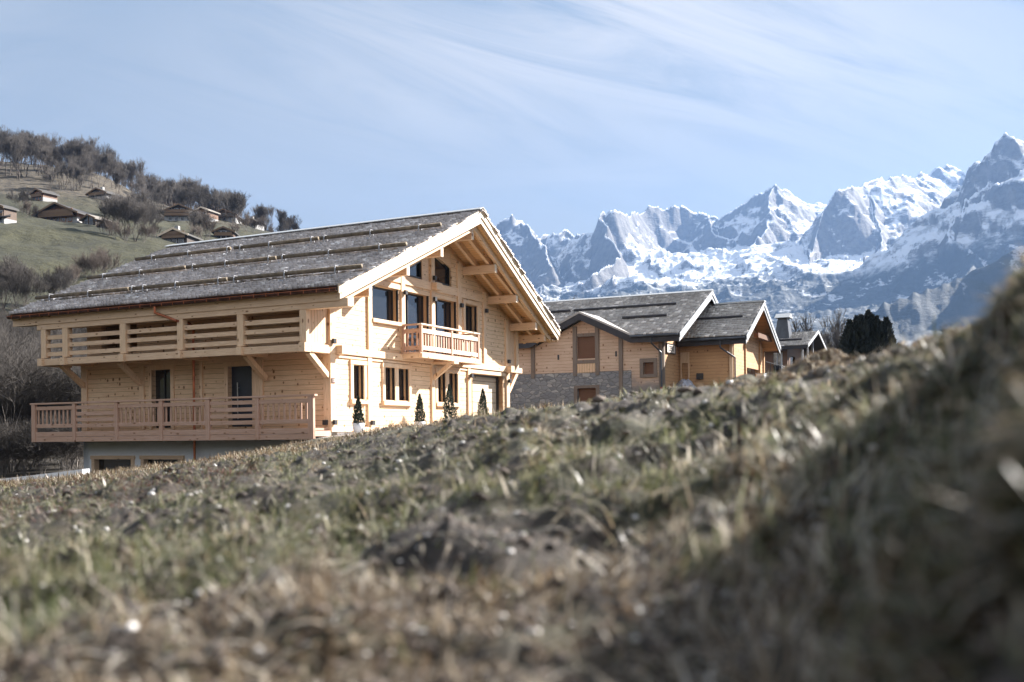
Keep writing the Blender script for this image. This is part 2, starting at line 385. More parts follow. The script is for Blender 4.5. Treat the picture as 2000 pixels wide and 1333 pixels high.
for x0, x1, z0, z1, mu in ((.96, 2.05, 1.38, 2.86, ()), (3.13, 5.29, 1.37, 2.87, ((4.09, 4.35),)), (7.24, 9.39, 1.4, 2.88, ((8.15, 8.46),))):
    f = MB().box(x0+.02, x0+.2, YW-.06, YW+.02, z0, z1-.16).box(x1-.18, x1-.02, YW-.06, YW+.02, z0, z1-.16).box(x0, x1, YW-.075, YW+.02, z1-.158, z1)
    for m0, m1 in mu: f.box(m0, m1, YW-.03, YW+.1, z0, z1-.16)
    fo = P(f, 'window_surround', M_beamv)
    s_ = MB().box(x0, x1, YW-.13, YW+.02, z0-.16, z0-.002).obj('sill', M_beamh, chalet); s_.parent = fo
f = MB().box(9.78, 9.98, .02, .1, 4.6, 5.95).box(11.13, 11.33, .02, .1, 4.6, 5.95).box(9.76, 11.35, .01, .1, 5.952, 6.1).box(9.76, 11.35, -.03, .1, 4.48, 4.6)
P(f, 'window_surround', M_beamv)
P(MB().box(2.43, 4.55, -.05, .1, 4.42, 4.56), 'window_sill', M_beamh)
# garage door
g = MB()
for k in range(5): g.box(10.71, 13.7, .42, .46, .15+k*.53, .15+k*.53+.522)
go = P(g, 'garage_door', M_garage)
MB().box(13.68, 13.74, .3, .42, .15, 2.8).box(10.67, 10.72, .3, .42, .15, 2.8).box(10.72, 13.68, .3, .42, 2.73, 2.8).obj('door_track', M_black, chalet).parent = go
P(MB().box(13.74, 14.03, YW, .6, .15, 2.8), 'door_jamb', M_frame); P(MB().box(10.45, 10.67, YW, .6, .15, 2.8), 'door_jamb', M_frame)
# little front balcony
bl = P(MB().box(4.5, 9.6, -.9, -.02, 3.3, 3.36), 'balcony', M_larchx)
def BP(mb, name, m, bevel=.006):
    o = mb.obj(name, m, chalet, bevel=bevel); o.parent = bl; return o
BP(MB().box(4.52, 9.62, -.96, -.8, 3.12, 3.298), 'edge_beam', M_beamh)
BP(MB().box(4.52, 4.7, -.79, .0, 3.12, 3.298), 'side_beam', M_beaml); BP(MB().box(9.44, 9.62, -.79, .0, 3.12, 3.298), 'side_beam', M_beaml)
BP(MB().box(6.95, 7.35, -1.06, -.0, 3.0, 3.118), 'bracket_beam', M_beaml)
for x in (4.54, 7.0, 9.4): BP(MB().box(x, x+.12, -.92, -.8, 3.36, 4.44), 'baluster_post', M_larchv)
BP(MB().box(4.54, 4.66, -.1, .02, 3.36, 4.44), 'baluster_post', M_larchv); BP(MB().box(9.4, 9.52, -.1, .02, 3.36, 4.44), 'baluster_post', M_larchv)
BP(MB().box(4.5, 9.56, -.95, -.76, 4.442, 4.5), 'handrail', M_barge)
for x in (4.5, 9.37): BP(MB().box(x, x+.19, -.758, .0, 4.442, 4.5), 'handrail', M_larch)
for x0, x1 in ((4.66, 7.0), (7.12, 9.4)):
    BP(MB().box(x0+.01, x1-.01, -.9, -.86, 4.13, 4.3), 'rail', M_barge); BP(MB().box(x0+.01, x1-.01, -.9, -.86, 3.44, 3.61), 'rail', M_barge)
    n = 11
    for i in range(n):
        xc = x0+(i+.5)*(x1-x0)/n; BP(MB().box(xc-.045, xc+.045, -.855, -.83, 3.42, 4.32), 'baluster', M_larchv, 0)
for x in (4.58, 9.44):
    BP(MB().box(x, x+.04, -.8, -.1, 4.13, 4.3), 'rail', M_larch); BP(MB().box(x, x+.04, -.8, -.1, 3.44, 3.61), 'rail', M_larch)
    for i in range(3): BP(MB().box(x+.045, x+.07, -.7+i*.22, -.61+i*.22, 3.42, 4.32), 'baluster', M_larchv, 0)
P(MB().beam((7.05, .0, 2.42), (7.05, -.85, 3.02), .16, .16, up=(1, 0, 0)), 'brace', M_beamv)
# right hand end of the far balcony, seen past the corner
P(MB().box(14.28, 15.12, .1, .16, 3.3, 5.45), 'balcony_screen', M_vpl)
P(MB().box(15.12, 15.4, 0, .28, 3.3, 5.3), 'post', M_beamv)
P(MB().box(14.3, 15.75, -.02, .24, 3.05, 3.298), 'joist_end', M_beamh)
P(MB().beam((14.38, .12, 2.1), (15.3, .12, 3.05), .2, .2, up=(0, 1, 0)), 'brace', M_beamv)
P(MB().box(15.1, 15.4, .3, 13, 3.05, 3.3), 'balcony_edge_beam', M_beaml)
P(MB().box(14.2, 14.36, .34, 13, .15, 5.3), 'far_side_wall', M_wall)
# wall lamps, number plate
for i, (x, z) in enumerate(((-.2, 3.46), (-.2, .5), (2.25, .5), (7.05, .53), (4.73, 5.81), (7.09, 5.8), (9.45, 5.79), (11.84, 5.79), (7.09, 6.71), (14.15, 3.55), (14.2, 2.6), (10.3, 2.68), (2.3, 5.78))):
    lo = P(MB().box(x-.09, x+.09, -.14, -.03, z-.09, z+.09), 'wall_lamp', M_black, bevel=.01)
    MB().box(x-.04, x+.04, -.03, .0, z-.04, z+.04).obj('lamp_bracket', M_steel, chalet).parent = lo
lo = P(MB().box(-.46, -.35, .12, .3, .41, .59), 'wall_lamp', M_black, bevel=.01)
def text(s, size, m, parent, loc, rot, name='lettering', ext=.006):
    cu = bpy.data.curves.new(name, 'FONT'); cu.body = s; cu.size = size; cu.extrude = ext; cu.align_x = 'CENTER'; cu.align_y = 'CENTER'
    t = bpy.data.objects.new(name, cu); C.objects.link(t); dg = bpy.context.evaluated_depsgraph_get()
    me = bpy.data.meshes.new_from_object(t.evaluated_get(dg)); bpy.data.objects.remove(t)
    me.materials.clear(); me.materials.append(m); o = bpy.data.objects.new(name, me); C.objects.link(o)
    o.parent = parent; o.location = loc; o.rotation_euler = rot; return o
M_brown = simple('brown_plate', (.14, .06, .045), .5); M_cream = simple('cream_paint', (.85, .78, .7), .6)
pl = P(MB().box(-.28, -.08, -.02, -.002, 1.93, 2.12), 'number_plate', M_brown)
text('15', .17, M_cream, pl, (-.18, -.026, 2.025), (R(90), 0, 0))
# ---- side wall (faces X-)
SD, SW = (3.66, 4.85, .4, 2.72), (7.78, 8.79, .4, 2.73)
P(wall(MB(), .33, 12.4, .34, 5.0, [SD, SW, (9.6, 11.6, 3.5, 5.0)], lambda u, z: (XL, u, z), (.28, 0, 0)), 'side_wall', M_wall)
P(MB().box(0, 14.2, 12.45, 12.7, .3, 5.2), 'back_wall', M_wall)
for y0, y1 in ((3.14, 3.58), (9.19, 9.45), (12.38, 12.7)): P(MB().box(-.33, 0.03, y0, y1, .34, 3.0), 'post', M_beamv, bevel=.008)
P(MB().box(-.33, .0, 6.1, 6.24, .34, 3.0), 'post', M_beamv)
P(MB().box(-.36, -.1, .34, 12.7, .15, .338), 'sill_beam', M_beaml)
P(MB().box(-.335, -.2, .34, 12.7, 2.9, 3.1), 'floor_beam', M_beaml)
f = MB().box(-.30, -.2, 4.85, 5.02, .35, 2.88).box(-.30, -.2, 3.5, 3.66, .35, 2.88).box(-.31, -.2, 3.45, 5.07, 2.72, 2.89); fo = P(f, 'entrance_door', M_beamv)
MB().box(-.06, -.02, 3.66, 4.85, .35, 2.72).obj('door_leaf', M_doorm, chalet).parent = fo
MB().tube((-.14, 4.5, .7), (-.14, 4.5, 2.1), .022).tube((-.14, 4.5, .9), (-.05, 4.5, .9), .015).tube((-.14, 4.5, 1.9), (-.05, 4.5, 1.9), .015).obj('door_handle', M_steel, chalet).parent = fo
f = MB().box(-.30, -.2, 8.79, 8.95, .35, 2.9).box(-.30, -.2, 7.6, 7.78, .35, 2.9).box(-.31, -.2, 7.55, 9.0, 2.73, 2.9); fo = P(f, 'side_window', M_beamv)
MB().box(-.06, -.03, 7.78, 8.79, .35, 2.73).obj('pane', M_glass, chalet).parent = fo
MB().box(-.1, -.06, 8.25, 8.31, .35, 2.73).box(-.1, -.06, 7.78, 7.84, .35, 2.73).obj('window_frame', M_black, chalet).parent = fo
# ---- basement
P(wall(MB(), .3, 12.72, -2.4, .149, [(9.84, 12.19, -1.4, -.85), (7.2, 9.42, -1.4, -.85)], lambda u, z: (-.22, u, z), (.4, 0, 0)).box(.18, 14.2, .1, .4, -1, .14).box(-.22, 14.2, 12.4, 12.72, -2.4, .149), 'basement_wall', M_plaster)
for y0, y1 in ((9.84, 12.19), (7.2, 9.42)):
    fo = P(MB().box(-.28, -.0, y0-.02, y0+.14, -1.4, -.84).box(-.28, -.0, y1-.14, y1+.02, -1.4, -.84).box(-.3, -.0, y0-.06, y1+.06, -.85, -.70), 'basement_window', M_beaml)
    MB().box(-.02, .02, y0+.1, y1-.1, -1.4, -.86).obj('pane', M_glass, chalet).parent = fo
# ---- upper long balcony on the left
XB = -1.74
ub = P(MB().box(XB+.05, XL-.1, .26, 13.3, 3.12, 3.2), 'upper_balcony', M_larch)
def UP(mb, name, m, bevel=.006):
    o = mb.obj(name, m, chalet, bevel=bevel); o.parent = ub; return o
UP(MB().box(XB, XB+.24, .27, 13.35, 3.0, 3.26), 'edge_beam', M_beaml)
UP(MB().box(XB+.26, -.34, -.02, .24, 3.0, 3.3), 'end_beam', M_beamh)
for y in (.0, 2.83, 5.75, 8.68, 11.9, 13.2): UP(MB().box(XB-.12, -.34, y, y+.24, 2.98, 3.28), 'joist', M_beamh) if y else UP(MB().box(XB-.12, XB+.25, y-.02, y+.25, 2.98, 3.3), 'joist', M_beamh)
for y0, y1 in ((.0, .29), (2.83, 3.12), (5.72, 6.01), (8.66, 8.97), (11.84, 12.14), (13.1, 13.37)): UP(MB().box(XB, XB+.26, y0, y1, 3.3, 4.46), 'post', M_beamv, .01)
ys = ((.29, 2.83), (3.12, 5.72), (6.01, 8.66), (8.97, 11.84), (12.14, 13.1))
for y0, y1 in ys:
    for z0, z1 in ((3.375, 3.54), (3.715, 3.88), (4.05, 4.22)): UP(MB().box(XB+.08, XB+.13, y0, y1, z0, z1), 'slat', M_beaml, .004)
P(MB().box(XB, XB+.28, -1.78, 13.6, 4.462, 4.76), 'eaves_beam', M_beaml, bevel=.01)
P(MB().box(-1.48, -.34, .1, .16, 3.3, 5.0), 'balcony_screen', M_vpl)
for y in (.02, 2.85, 9.2, 12.4): P(MB().beam((-.35, y+.12, 2.2), (XB+.3, y+.12, 3.0), .18, .2, up=(0, 1, 0)), 'brace', M_beamv)
# ---- terrace deck
XC = -1.38
dk = P(MB().box(XC+.06, -.37, .1, 14.35, .22, .3), 'terrace', M_larch)
def DP(mb, name, m, bevel=.005):
    o = mb.obj(name, m, chalet, bevel=bevel); o.parent = dk; return o
DP(MB().box(XC, XC+.05, -.02, 14.4, .10, .295), 'fascia_board', M_larch); DP(MB().box(XC, XC+.05, -.02, 14.4, -.11, .09), 'fascia_board', M_larch)
DP(MB().box(XC+.05, -.36, -.02, .04, -.0, .2), 'end_joist', M_larchx)
DP(MB().box(XC-.05, XC+.14, -.1, 14.45, 1.43, 1.5), 'handrail', M_larch)
posts = [(-.02, .22), (2.43, 2.6), (4.77, 4.95), (7.12, 7.3), (9.48, 9.65), (11.83, 12.0), (14.17, 14.38)]
for y0, y1 in posts: DP(MB().box(XC-.035, XC+.09, y0, y1, -.11, 1.428), 'rail_post', M_larchv)
for i, kind in enumerate('VHVVHV'):
    y0, y1 = posts[i][1], posts[i+1][0]
    if kind == 'V':
        DP(MB().box(XC+.01, XC+.05, y0, y1, 1.2, 1.35), 'rail', M_larch); DP(MB().box(XC+.01, XC+.05, y0, y1, .47, .62), 'rail', M_larch)
        for k in range(9):
            yc = y0+(k+.5)*(y1-y0)/9; DP(MB().box(XC+.052, XC+.08, yc-.04, yc+.04, .5, 1.3), 'baluster', M_larchv, 0)
    else:
        for z0, z1 in ((1.2, 1.35), (.94, 1.09), (.7, .85), (.46, .61)): DP(MB().box(XC+.01, XC+.05, y0, y1, z0, z1), 'slat', M_larch)
for y in (.4, 4.8, 9.2, 13.6): DP(MB().box(XC+.06, -.3, y, y+.12, .0, .21), 'joist', M_larchx)
DP(MB().beam((XC+.1, .6, -.12), (-.24, .6, -.9), .1, .1, up=(0, 1, 0)), 'strut', M_zinc)
# ---- roof
def rp(X, Y, dz): return (X, Y, roofz(X)+dz)
xs = [-EX, A, 2*A+EX]
def slab(name, m, dz0, dz1, f0, f1, e=0, xa=None, xb=None, side=None):
    mb = MB()
    for a, c in ((-EX+e, A), (A, 2*A+EX-e)):
        mb.hexa([rp(a, f0(a), dz0), rp(c, f0(c), dz0), rp(c, f1(c), dz0), rp(a, f1(a), dz0), rp(a, f0(a), dz1), rp(c, f0(c), dz1), rp(c, f1(c), dz1), rp(a, f1(a), dz1)])
    return mb
RF = P(slab('roof', M_soffit, -.16, -.05, lambda X: ovh(X)+.02, lambda X: bck(X)-.02, .02), 'roof', M_black)
def RP(mb, name, m, bevel=0):
    o = mb.obj(name, m, chalet, bevel=bevel); o.parent = RF; return o
RP(slab('', None, -.575, -.556, lambda X: ovh(X)+.14, lambda X: bck(X)-.14, .12), 'soffit', M_soffit)
RP(slab('', None, -.55, -.17, lambda X: ovh(X)+.1, lambda X: bck(X)-.1, .12), 'roof_core', M_beamh)
def barge(y, dz0, dz1, th=.05, e=0.0):
    mb = MB()
    for sgn in (-1, 1):
        a, c = A, A+sgn*(A+EX+e)
        ya, yc = ovh(a)+y, ovh(c)+y
        mb.hexa([(a, ya, roofz(a)+dz0), (c, yc, roofz(c)+dz0), (c, yc+th, roofz(c)+dz0), (a, ya+th, roofz(a)+dz0), (a, ya, roofz(a)+dz1), (c, yc, roofz(c)+dz1), (c, yc+th, roofz(c)+dz1), (a, ya+th, roofz(a)+dz1)])
    return mb
RP(barge(-.05, -.34, -.03, .05, .12), 'bargeboard', M_barge); RP(barge(.0, -.58, -.31, .05, .0), 'bargeboard', M_barge)
RP(barge(-.09, -.06, -.0, .05, .14), 'bargeboard_cap', M_barge)
RP(barge(.3, -.84, -.58, .14, -.3), 'verge_rafter', M_beamh)
for sgn in (-1, 1):
    x = A+sgn*(A+EX); x2 = x+sgn*.05
    RP(MB().box(x, x2, ovh(x)+.0, bck(x)-.0, 4.93, roofz(x)-.1), 'eaves_board', M_beaml); RP(MB().box(x-sgn*.06, x-sgn*.003, ovh(x)+.05, bck(x)-.05, 4.68, 4.95), 'eaves_board', M_beaml)
    RP(MB().box(min(x-sgn*.5, x-sgn*.06), max(x-sgn*.5, x-sgn*.06), ovh(x)+.1, bck(x)-.1, 4.70, 4.73), 'eaves_soffit', M_beaml)
for k in range(-3, 4):
    X = A+k*2.39; zt = 8.638-1.063*abs(k); y = -(1.663-.13*abs(k))
    RP(MB().box(X-.1, X+.1, y, .5, zt-.36, zt-.0), 'purlin', M_beaml, .012); RP(MB().box(X-.102, X+.102, y-.012, y-.002, zt-.362, zt+.002), 'purlin_end', M_barge)
for X in (-.62, 15.95):
    RP(MB().box(X-.1, X+.1, -1.2, .6, 4.62, 4.97), 'purlin', M_beaml, .012)
for y in (-1.25, -.55, .16, 1.1):                   # rafters under the soffit
    for sgn in (-1, 1):
        a, c = A+sgn*.05, A+sgn*(A+EX-.35)
        RP(MB().beam((a, y, roofz(a)-.735), (c, y, roofz(c)-.735), .13, .23, up=(0, 1, 0)) if False else MB().hexa([(a, y, roofz(a)-.85), (c, y, roofz(c)-.85), (c, y+.14, roofz(c)-.85), (a, y+.14, roofz(a)-.85), (a, y, roofz(a)-.58), (c, y, roofz(c)-.58), (c, y+.14, roofz(c)-.58), (a, y+.14, roofz(a)-.58)]), 'rafter', M_beamh)
def shakes(name, m, O, V, L, y0f, y1f, e, wd, parent, lift=.05, axisY=True, seed=1):
    """courses of split wood shakes; O eave point (x,z), V unit up-slope in (x,z), rows run along local Y"""
    rg = np.random.default_rng(seed); N = np.array([-V[1], V[0]])
    if N[1] < 0: N = -N
    Vs = []; Fq = []; Ft = []; n = 0; rows = int(L/e)+1
    for i in range(rows):
        v0 = i*e; ya, yb = y0f(v0/L), y1f(v0/L); y = ya+rg.uniform(-.1, 0)
        while y < yb:
            ww = wd*rg.uniform(.6, 1.45); y2 = min(y+ww, yb+.03); vb = v0+rg.normal(0, e*.06); ve = min(v0+e*1.5, L); h0 = lift*rg.uniform(.75, 1.3); h1 = .006
            if ve-vb > .05:
                def q(v, h, yy): p = (O[0]+V[0]*v+N[0]*h, yy, O[1]+V[1]*v+N[1]*h); return p
                Vs += [q(vb, h0, y+.006), q(vb, h0, y2-.006), q(ve, h1, y2-.006), q(ve, h1, y+.006), q(vb, -.0, y+.006), q(vb, -.0, y2-.006)]
                Fq += [(n, n+1, n+2, n+3), (n+4, n+5, n+1, n)]; Ft += [(n+4, n, n+3), (n+1, n+5, n+2)]; n += 6
            y = y2
    return npobj(name, np.array(Vs), [np.array(Fq), np.array(Ft)], m, parent)
Ls = math.hypot(A+EX, SL*(A+EX)); Vl = ((A+EX+.1)/math.hypot(A+EX+.1, SL*(A+EX+.1)), SL*(A+EX+.1)/math.hypot(A+EX+.1, SL*(A+EX+.1)))
shakes('shake_covering', M_shake, (-EX-.12, roofz(-EX)-.11), Vl, Ls+.12, lambda t: -(1.50+.584*t)-.08, lambda t: 15.02+.47*t, .30, .17, RF, .10, seed=3)
shakes('shake_covering', M_shake, (2*A+EX+.12, roofz(-EX)-.11), (-Vl[0], Vl[1]), Ls+.12, lambda t: -(1.50+.584*t)-.08, lambda t: 15.02+.47*t, .30, .17, RF, .10, seed=4)
mb = MB()
for sgn in (-1, 1): mb.hexa([(A, ovh(A)-.12, ZR+.07), (A+sgn*.28, ovh(A)-.12, ZR-.05), (A+sgn*.28, bck(A)+.05, ZR-.05), (A, bck(A)+.05, ZR+.07), (A, ovh(A)-.12, ZR+.1), (A+sgn*.29, ovh(A)-.12, ZR-.02), (A+sgn*.29, bck(A)+.05, ZR-.02), (A, bck(A)+.05, ZR+.1)])
RP(mb, 'ridge_cap', M_zincl)
# snow guard logs
def log(x, y0, y1, hooks, r=.085):
    z = roofz(x)+.2; o = RP(MB().tube((x, y0, z), (x, y1, z), r, r*.95, 10), 'snow_guard_log', M_log)
    o.data.shade_smooth() if hasattr(o.data, 'shade_smooth') else None
    for h in hooks:
        hk = MB().box(x-.12, x-.09, h-.02, h+.02, z-.2, z+.06).box(x-.12, x+.12, h-.02, h+.02, z+.085, z+.105).box(x+.09, x+.12, h-.02, h+.02, z-.12, z+.1).box(x-.35, x-.1, h-.02, h+.02, roofz(x-.22)-.04, roofz(x-.22)+.04)
        RP(hk, 'guard_bracket', M_zincm)
log(-.68, 9.6, 14.9, (14.0, 11.75)); log(-.68, 4.5, 9.5, (9.3, 8.7, 7.0, 4.84)); log(-.68, -1.65, 4.4, (4.07, 1.7, -.57))
log(1.97, 9.1, 14.8, (13.8, 11.6)); log(1.97, 4.3, 9.0, (8.6, 6.84, 4.6)); log(1.97, -1.85, 4.2, (3.9, 1.64, -.7))
log(4.66, 9.0, 14.7, (13.6, 11.4, 9.1)); log(4.66, 4.2, 8.75, (8.37, 6.76, 4.5)); log(4.66, -1.8, 4.1, (3.83, 1.5, -.83))
# gutter in copper with brackets, downpipe
gx = -EX-.17; gz_ = 5.07; gm = MB(); kk = 8; ns = len(gm.v)
y0, y1 = -1.5, 15.0
for y in (y0, y1):
    for i in range(kk+1):
        t = math.pi*(1+i/kk); gm.v.append((gx+.1*math.cos(t), y, gz_+.1*math.sin(t)))
for i in range(kk): gm.f.append((i, i+1, kk+2+i, kk+1+i))
gt = P(gm, 'gutter', M_coppd)
md = gt.modifiers.new('solid', 'SOLIDIFY'); md.thickness = .008
MB().tube((gx-.1, y0, gz_+.005), (gx-.1, y1, gz_+.005), .014, k=6).obj('gutter_rim', M_copper, chalet).parent = gt
MB().box(gx-.1, gx+.16, y0+.02, y1-.02, gz_+.06, gz_+.075).obj('snow_flashing', M_coppd, chalet).parent = gt
for i in range(30):
    y = y0+.25+i*.55; MB().box(gx-.115, gx-.1, y-.012, y+.012, gz_-.1, gz_+.02).box(gx-.1, gx+.1, y-.012, y+.012, gz_+.02, gz_+.035).obj('gutter_bracket', M_copper, chalet).parent = gt
dp = MB(); pts = [(gx, 6.9, gz_-.08), (gx, 6.9, 4.75), (gx+.2, 6.55, 4.6), (XB-.05, 5.95, 4.4), (XB+.5, 5.85, 4.35), (-.45, 6.4, 4.2), (-.42, 6.44, 3.9), (-.42, 6.44, -1.5)]
for a, c in zip(pts, pts[1:]): dp.tube(a, c, .05, k=10)
P(dp, 'downpipe', M_copper)
# potted conifers, independent things
def conifer(h, r, seed, n=1500, leaf=.05):
    rg = np.random.default_rng(seed); t = rg.uniform(0, 1, n)**1.25; rad = r*np.sin(np.clip((1-t)*1.9+.12, 0, math.pi*.56))**.8*np.where(t > .9, 1-(t-.9)*6, 1)*(1-t*.45)
    ph = rg.uniform(0, 6.283, n); rr = rad*(rg.uniform(.35, 1, n)**.6)*(1+.22*np.sin(ph*3+t*9)+.14*np.sin(ph*7+t*23)); c = np.stack([rr*np.cos(ph), rr*np.sin(ph), t*h*.97], 1)
    dirv = np.stack([np.cos(ph)*.55, np.sin(ph)*.55, np.full(n, 1.0)], 1)+rg.normal(0, .3, (n, 3)); dirv /= np.linalg.norm(dirv, axis=1)[:, None]
    sd_ = np.cross(dirv, rg.normal(0, 1, (n, 3))); sd_ /= np.linalg.norm(sd_, axis=1)[:, None]; L = leaf*rg.uniform(.7, 1.7, n)[:, None]; W = L*.3
    V = np.stack([c-dirv*L*.5, c+sd_*W, c+dirv*L, c-sd_*W], 1).reshape(-1, 3); Fq = np.arange(4*n).reshape(n, 4)
    return V, Fq
def hw(X, Y, z): s, c = math.sin(TH), math.cos(TH); return (CX+s*X-c*Y, CD+c*X+s*Y, z)
pots = [(-.2, .12, 1.0, .2, 'small potted conifer in a pale grey pot beside the corner post of the big chalet', True), (4.05, .2, 1.15, .21, 'potted conifer before the bare plank wall between the paired window and the middle post', True),
        (6.42, .22, 1.6, .29, 'tallest dark potted conifer, standing in front of the window next to the garage door', True), (9.42, .25, 1.5, .27, 'broad potted conifer standing in front of the pale garage door', True)]
for i, (X, z, h, r, lb, pt) in enumerate(pots):
    e = empty('potted_conifer', hw(X, -1.1, z), 0, label=lb, cat='potted plant', group='potted conifers along the front of the chalet')
    mb = MB(); rings = [(.16, 0), (.2, .15), (.225, .34), (.2, .34), (.19, .27)]; k = 16
    for rr, zz in rings:
        for j in range(k): mb.v.append((rr*math.cos(6.2832*j/k), rr*math.sin(6.2832*j/k), zz))
    for q in range(len(rings)-1): mb.f += [(q*k+j, q*k+(j+1) % k, (q+1)*k+(j+1) % k, (q+1)*k+j) for j in range(k)]
    mb.f.append(tuple(range(k-1, -1, -1))); mb.f.append(tuple(range(4*k, 5*k)))
    mb.obj('pot', M_pot, e, smooth=True)
    V, Fq = conifer(h, r, 30+i, 1700 if r < .25 else 2400, .045)
    fo = npobj('foliage', V+np.array([0, 0, .3]), Fq, M_thuja, e)
    MB().tube((0, 0, .25), (0, 0, .4+h*.7), .02, .006, 6).obj('stem', M_bark, e)
# ------------------------------------------------------------ terrain: one sheet round the camera, out to the foot of the mountains
YN = [.3, .6, .9, 1.2, 1.5, 2, 2.6, 3.3, 4.5, 6, 8.5, 12, 17, 25, 33, 42, 55, 75, 110, 160, 230, 260, 300, 350, 400, 450, 550, 800, 1500]
TAB = {  # azimuth in photo columns -> ground height at each distance
 -2500: [-.38]*6+[-.4, -.42, -.45, -.5, -.6, -.8, -1.2, -1.8, -2.2, -2.6, -2.8, -2.5, 8, 24, 49, 56, 70, 90, 108, 120, 150, 180, 190],
 -300: [-.37]*6+[-.39, -.41, -.43, -.47, -.54, -.7, -.95, -1.3, -1.7, -2.0, -2.3, -2.0, 9, 25, 50, 58, 72, 92, 112, 126, 150, 165, 160],
 0:    [-0.35, -0.35, -0.35, -0.36, -0.36, -0.37, -0.38, -0.4, -0.42, -0.45, -0.5, -0.61, -0.77, -1.09, -1.6, -1.9, -2.2, -1.8, 10, 25.5, 49, 55, 70, 88, 106, 122, 141, 130, 110],
 200:  [-0.34, -0.34, -0.35, -0.35, -0.35, -0.35, -0.35, -0.35, -0.35, -0.36, -0.38, -0.57, -0.7, -0.86, -1.05, -1.5, -2, -1.8, 7, 22.5, 46, 52, 65, 84, 103, 116, 118, 95, 90],
 300:  [-0.34, -0.34, -0.34, -0.34, -0.34, -0.34, -0.33, -0.33, -0.32, -0.31, -0.32, -0.53, -0.65, -0.75, -0.88, -1.3, -1.8, -1.8, 6, 21.5, 44.5, 50, 60, 74, 90, 102, 104, 90, 80],
 400:  [-0.34, -0.34, -0.34, -0.34, -0.34, -0.33, -0.33, -0.32, -0.3, -0.29, -0.29, -0.42, -0.51, -0.59, -0.72, -1.15, -1.6, -1.6, 5, 20, 43, 50, 60, 74, 88, 98, 98, 80, 70],
 520:  [-.33, -.33, -.33, -.33, -.33, -.33, -.32, -.31, -.28, -.26, -.24, -.27, -.31, -.34, -.42, -1.0, -1.4, -1.5, 4, 17, 39, 46, 56, 69, 80, 84, 84, 70, 60],
 600:  [-.33, -.33, -.33, -.33, -.33, -.32, -.31, -.30, -.26, -.22, -.20, -.20, -.21, -.20, -.12, .0, -1.2, -1.4, 3.5, 15, 36, 43, 54, 66, 74, 74, 70, 55, 50],
 680:  [-.33, -.33, -.33, -.33, -.32, -.31, -.30, -.29, -.24, -.19, -.13, -.09, -.07, -.05, .0, .10, .1, -1, 3, 12, 28, 34, 46, 58, 62, 60, 55, 45, 40],
 750:  [-.33, -.33, -.33, -.33, -.32, -.31, -.29, -.27, -.21, -.14, -.04, .02, .05, .07, .09, .13, .2, -.4, 2, 9, 22, 28, 36, 44, 46, 46, 42, 40, 40],
 900:  [-.33, -.33, -.33, -.32, -.31, -.30, -.27, -.22, -.11, -.01, .10, .14, .155, .155, .155, .18, .3, .6, 2, 6, 14, 17, 22, 27, 30, 30, 30, 30, 35],
 1050: [-.33, -.33, -.33, -.32, -.31, -.29, -.25, -.18, -.02, .10, .19, .25, .29, .3, .3, .3, .9, 1.2, 2.2, 5, 9, 11, 14, 18, 20, 20, 20, 25, 30],
 1200: [-.33, -.33, -.33, -.32, -.30, -.27, -.20, -.10, .06, .17, .26, .34, .40, .5, .6, .9, 1.5, 1.9, 3, 5, 7, 8, 9, 10, 11, 12, 14, 20, 30],
 1350: [-.33, -.33, -.33, -.31, -.29, -.24, -.15, -.02, .14, .24, .33, .42, .5, .7, .95, 1.3, 1.9, 2.3, 3.2, 5, 6, 7, 8, 8, 8, 9, 10, 15, 30],
 1500: [-0.33, -0.33, -0.32, -0.29, -0.26, -0.17, -0.05, 0.065, 0.195, 0.27, 0.345, 0.45, 0.55, 0.8, 1.1, 1.5, 2.2, 3.3, 3.8, 5, 6, 6, 6, 6, 6, 7, 8, 12, 30],
 1620: [-0.33, -0.32, -0.3, -0.26, -0.2, -0.11, -0.005, 0.105, 0.205, 0.305, 0.385, 0.52, 0.62, 0.9, 1.3, 1.9, 2.7, 4, 4.4, 5, 6, 6, 6, 6, 6, 7, 8, 12, 30],
 1750: [-0.32, -0.3, -0.26, -0.2, -0.165, -0.025, 0.125, 0.205, 0.285, 0.4, 0.48, 0.58, 0.7, 1, 1.5, 2.1, 2.9, 4.2, 4.8, 6, 7, 7, 7, 7, 7, 8, 9, 12, 30],
 1880: [-0.3, -0.27, -0.2, -0.16, -0.06, 0.1, 0.235, 0.3, 0.36, 0.47, 0.55, 0.65, 0.8, 1.1, 1.7, 2.3, 3.1, 4.4, 5, 6, 7, 7, 7, 7, 7, 8, 9, 12, 30],
 2000: [-0.28, -0.23, -0.13, -0.01, 0.09, 0.3, 0.37, 0.43, 0.49, 0.57, 0.65, 0.75, 0.9, 1.2, 1.9, 2.5, 3.3, 4.6, 5, 6, 7, 7, 7, 7, 7, 8, 9, 12, 30],
 2300: [-.24, -.16, -.02, .13, .28, .45, .52, .56, .60, .64, .72, .8, .95, 1.25, 1.9, 2.6, 3.4, 4.6, 6, 7, 8, 8, 8, 8, 8, 9, 10, 14, 30],
 4500: [-.2, -.12, -.02, .08, .18, .3, .4, .48, .56, .62, .7, .8, 1.0, 1.4, 2, 2.6, 3.5, 4.8, 7, 8, 9, 9, 9, 9, 9, 11, 13, 18, 40]}
cols = sorted(TAB); TC = np.array([math.atan((c-1000)/F) for c in cols]); TZ = np.array([TAB[c] for c in cols], float); LY = np.log(YN)
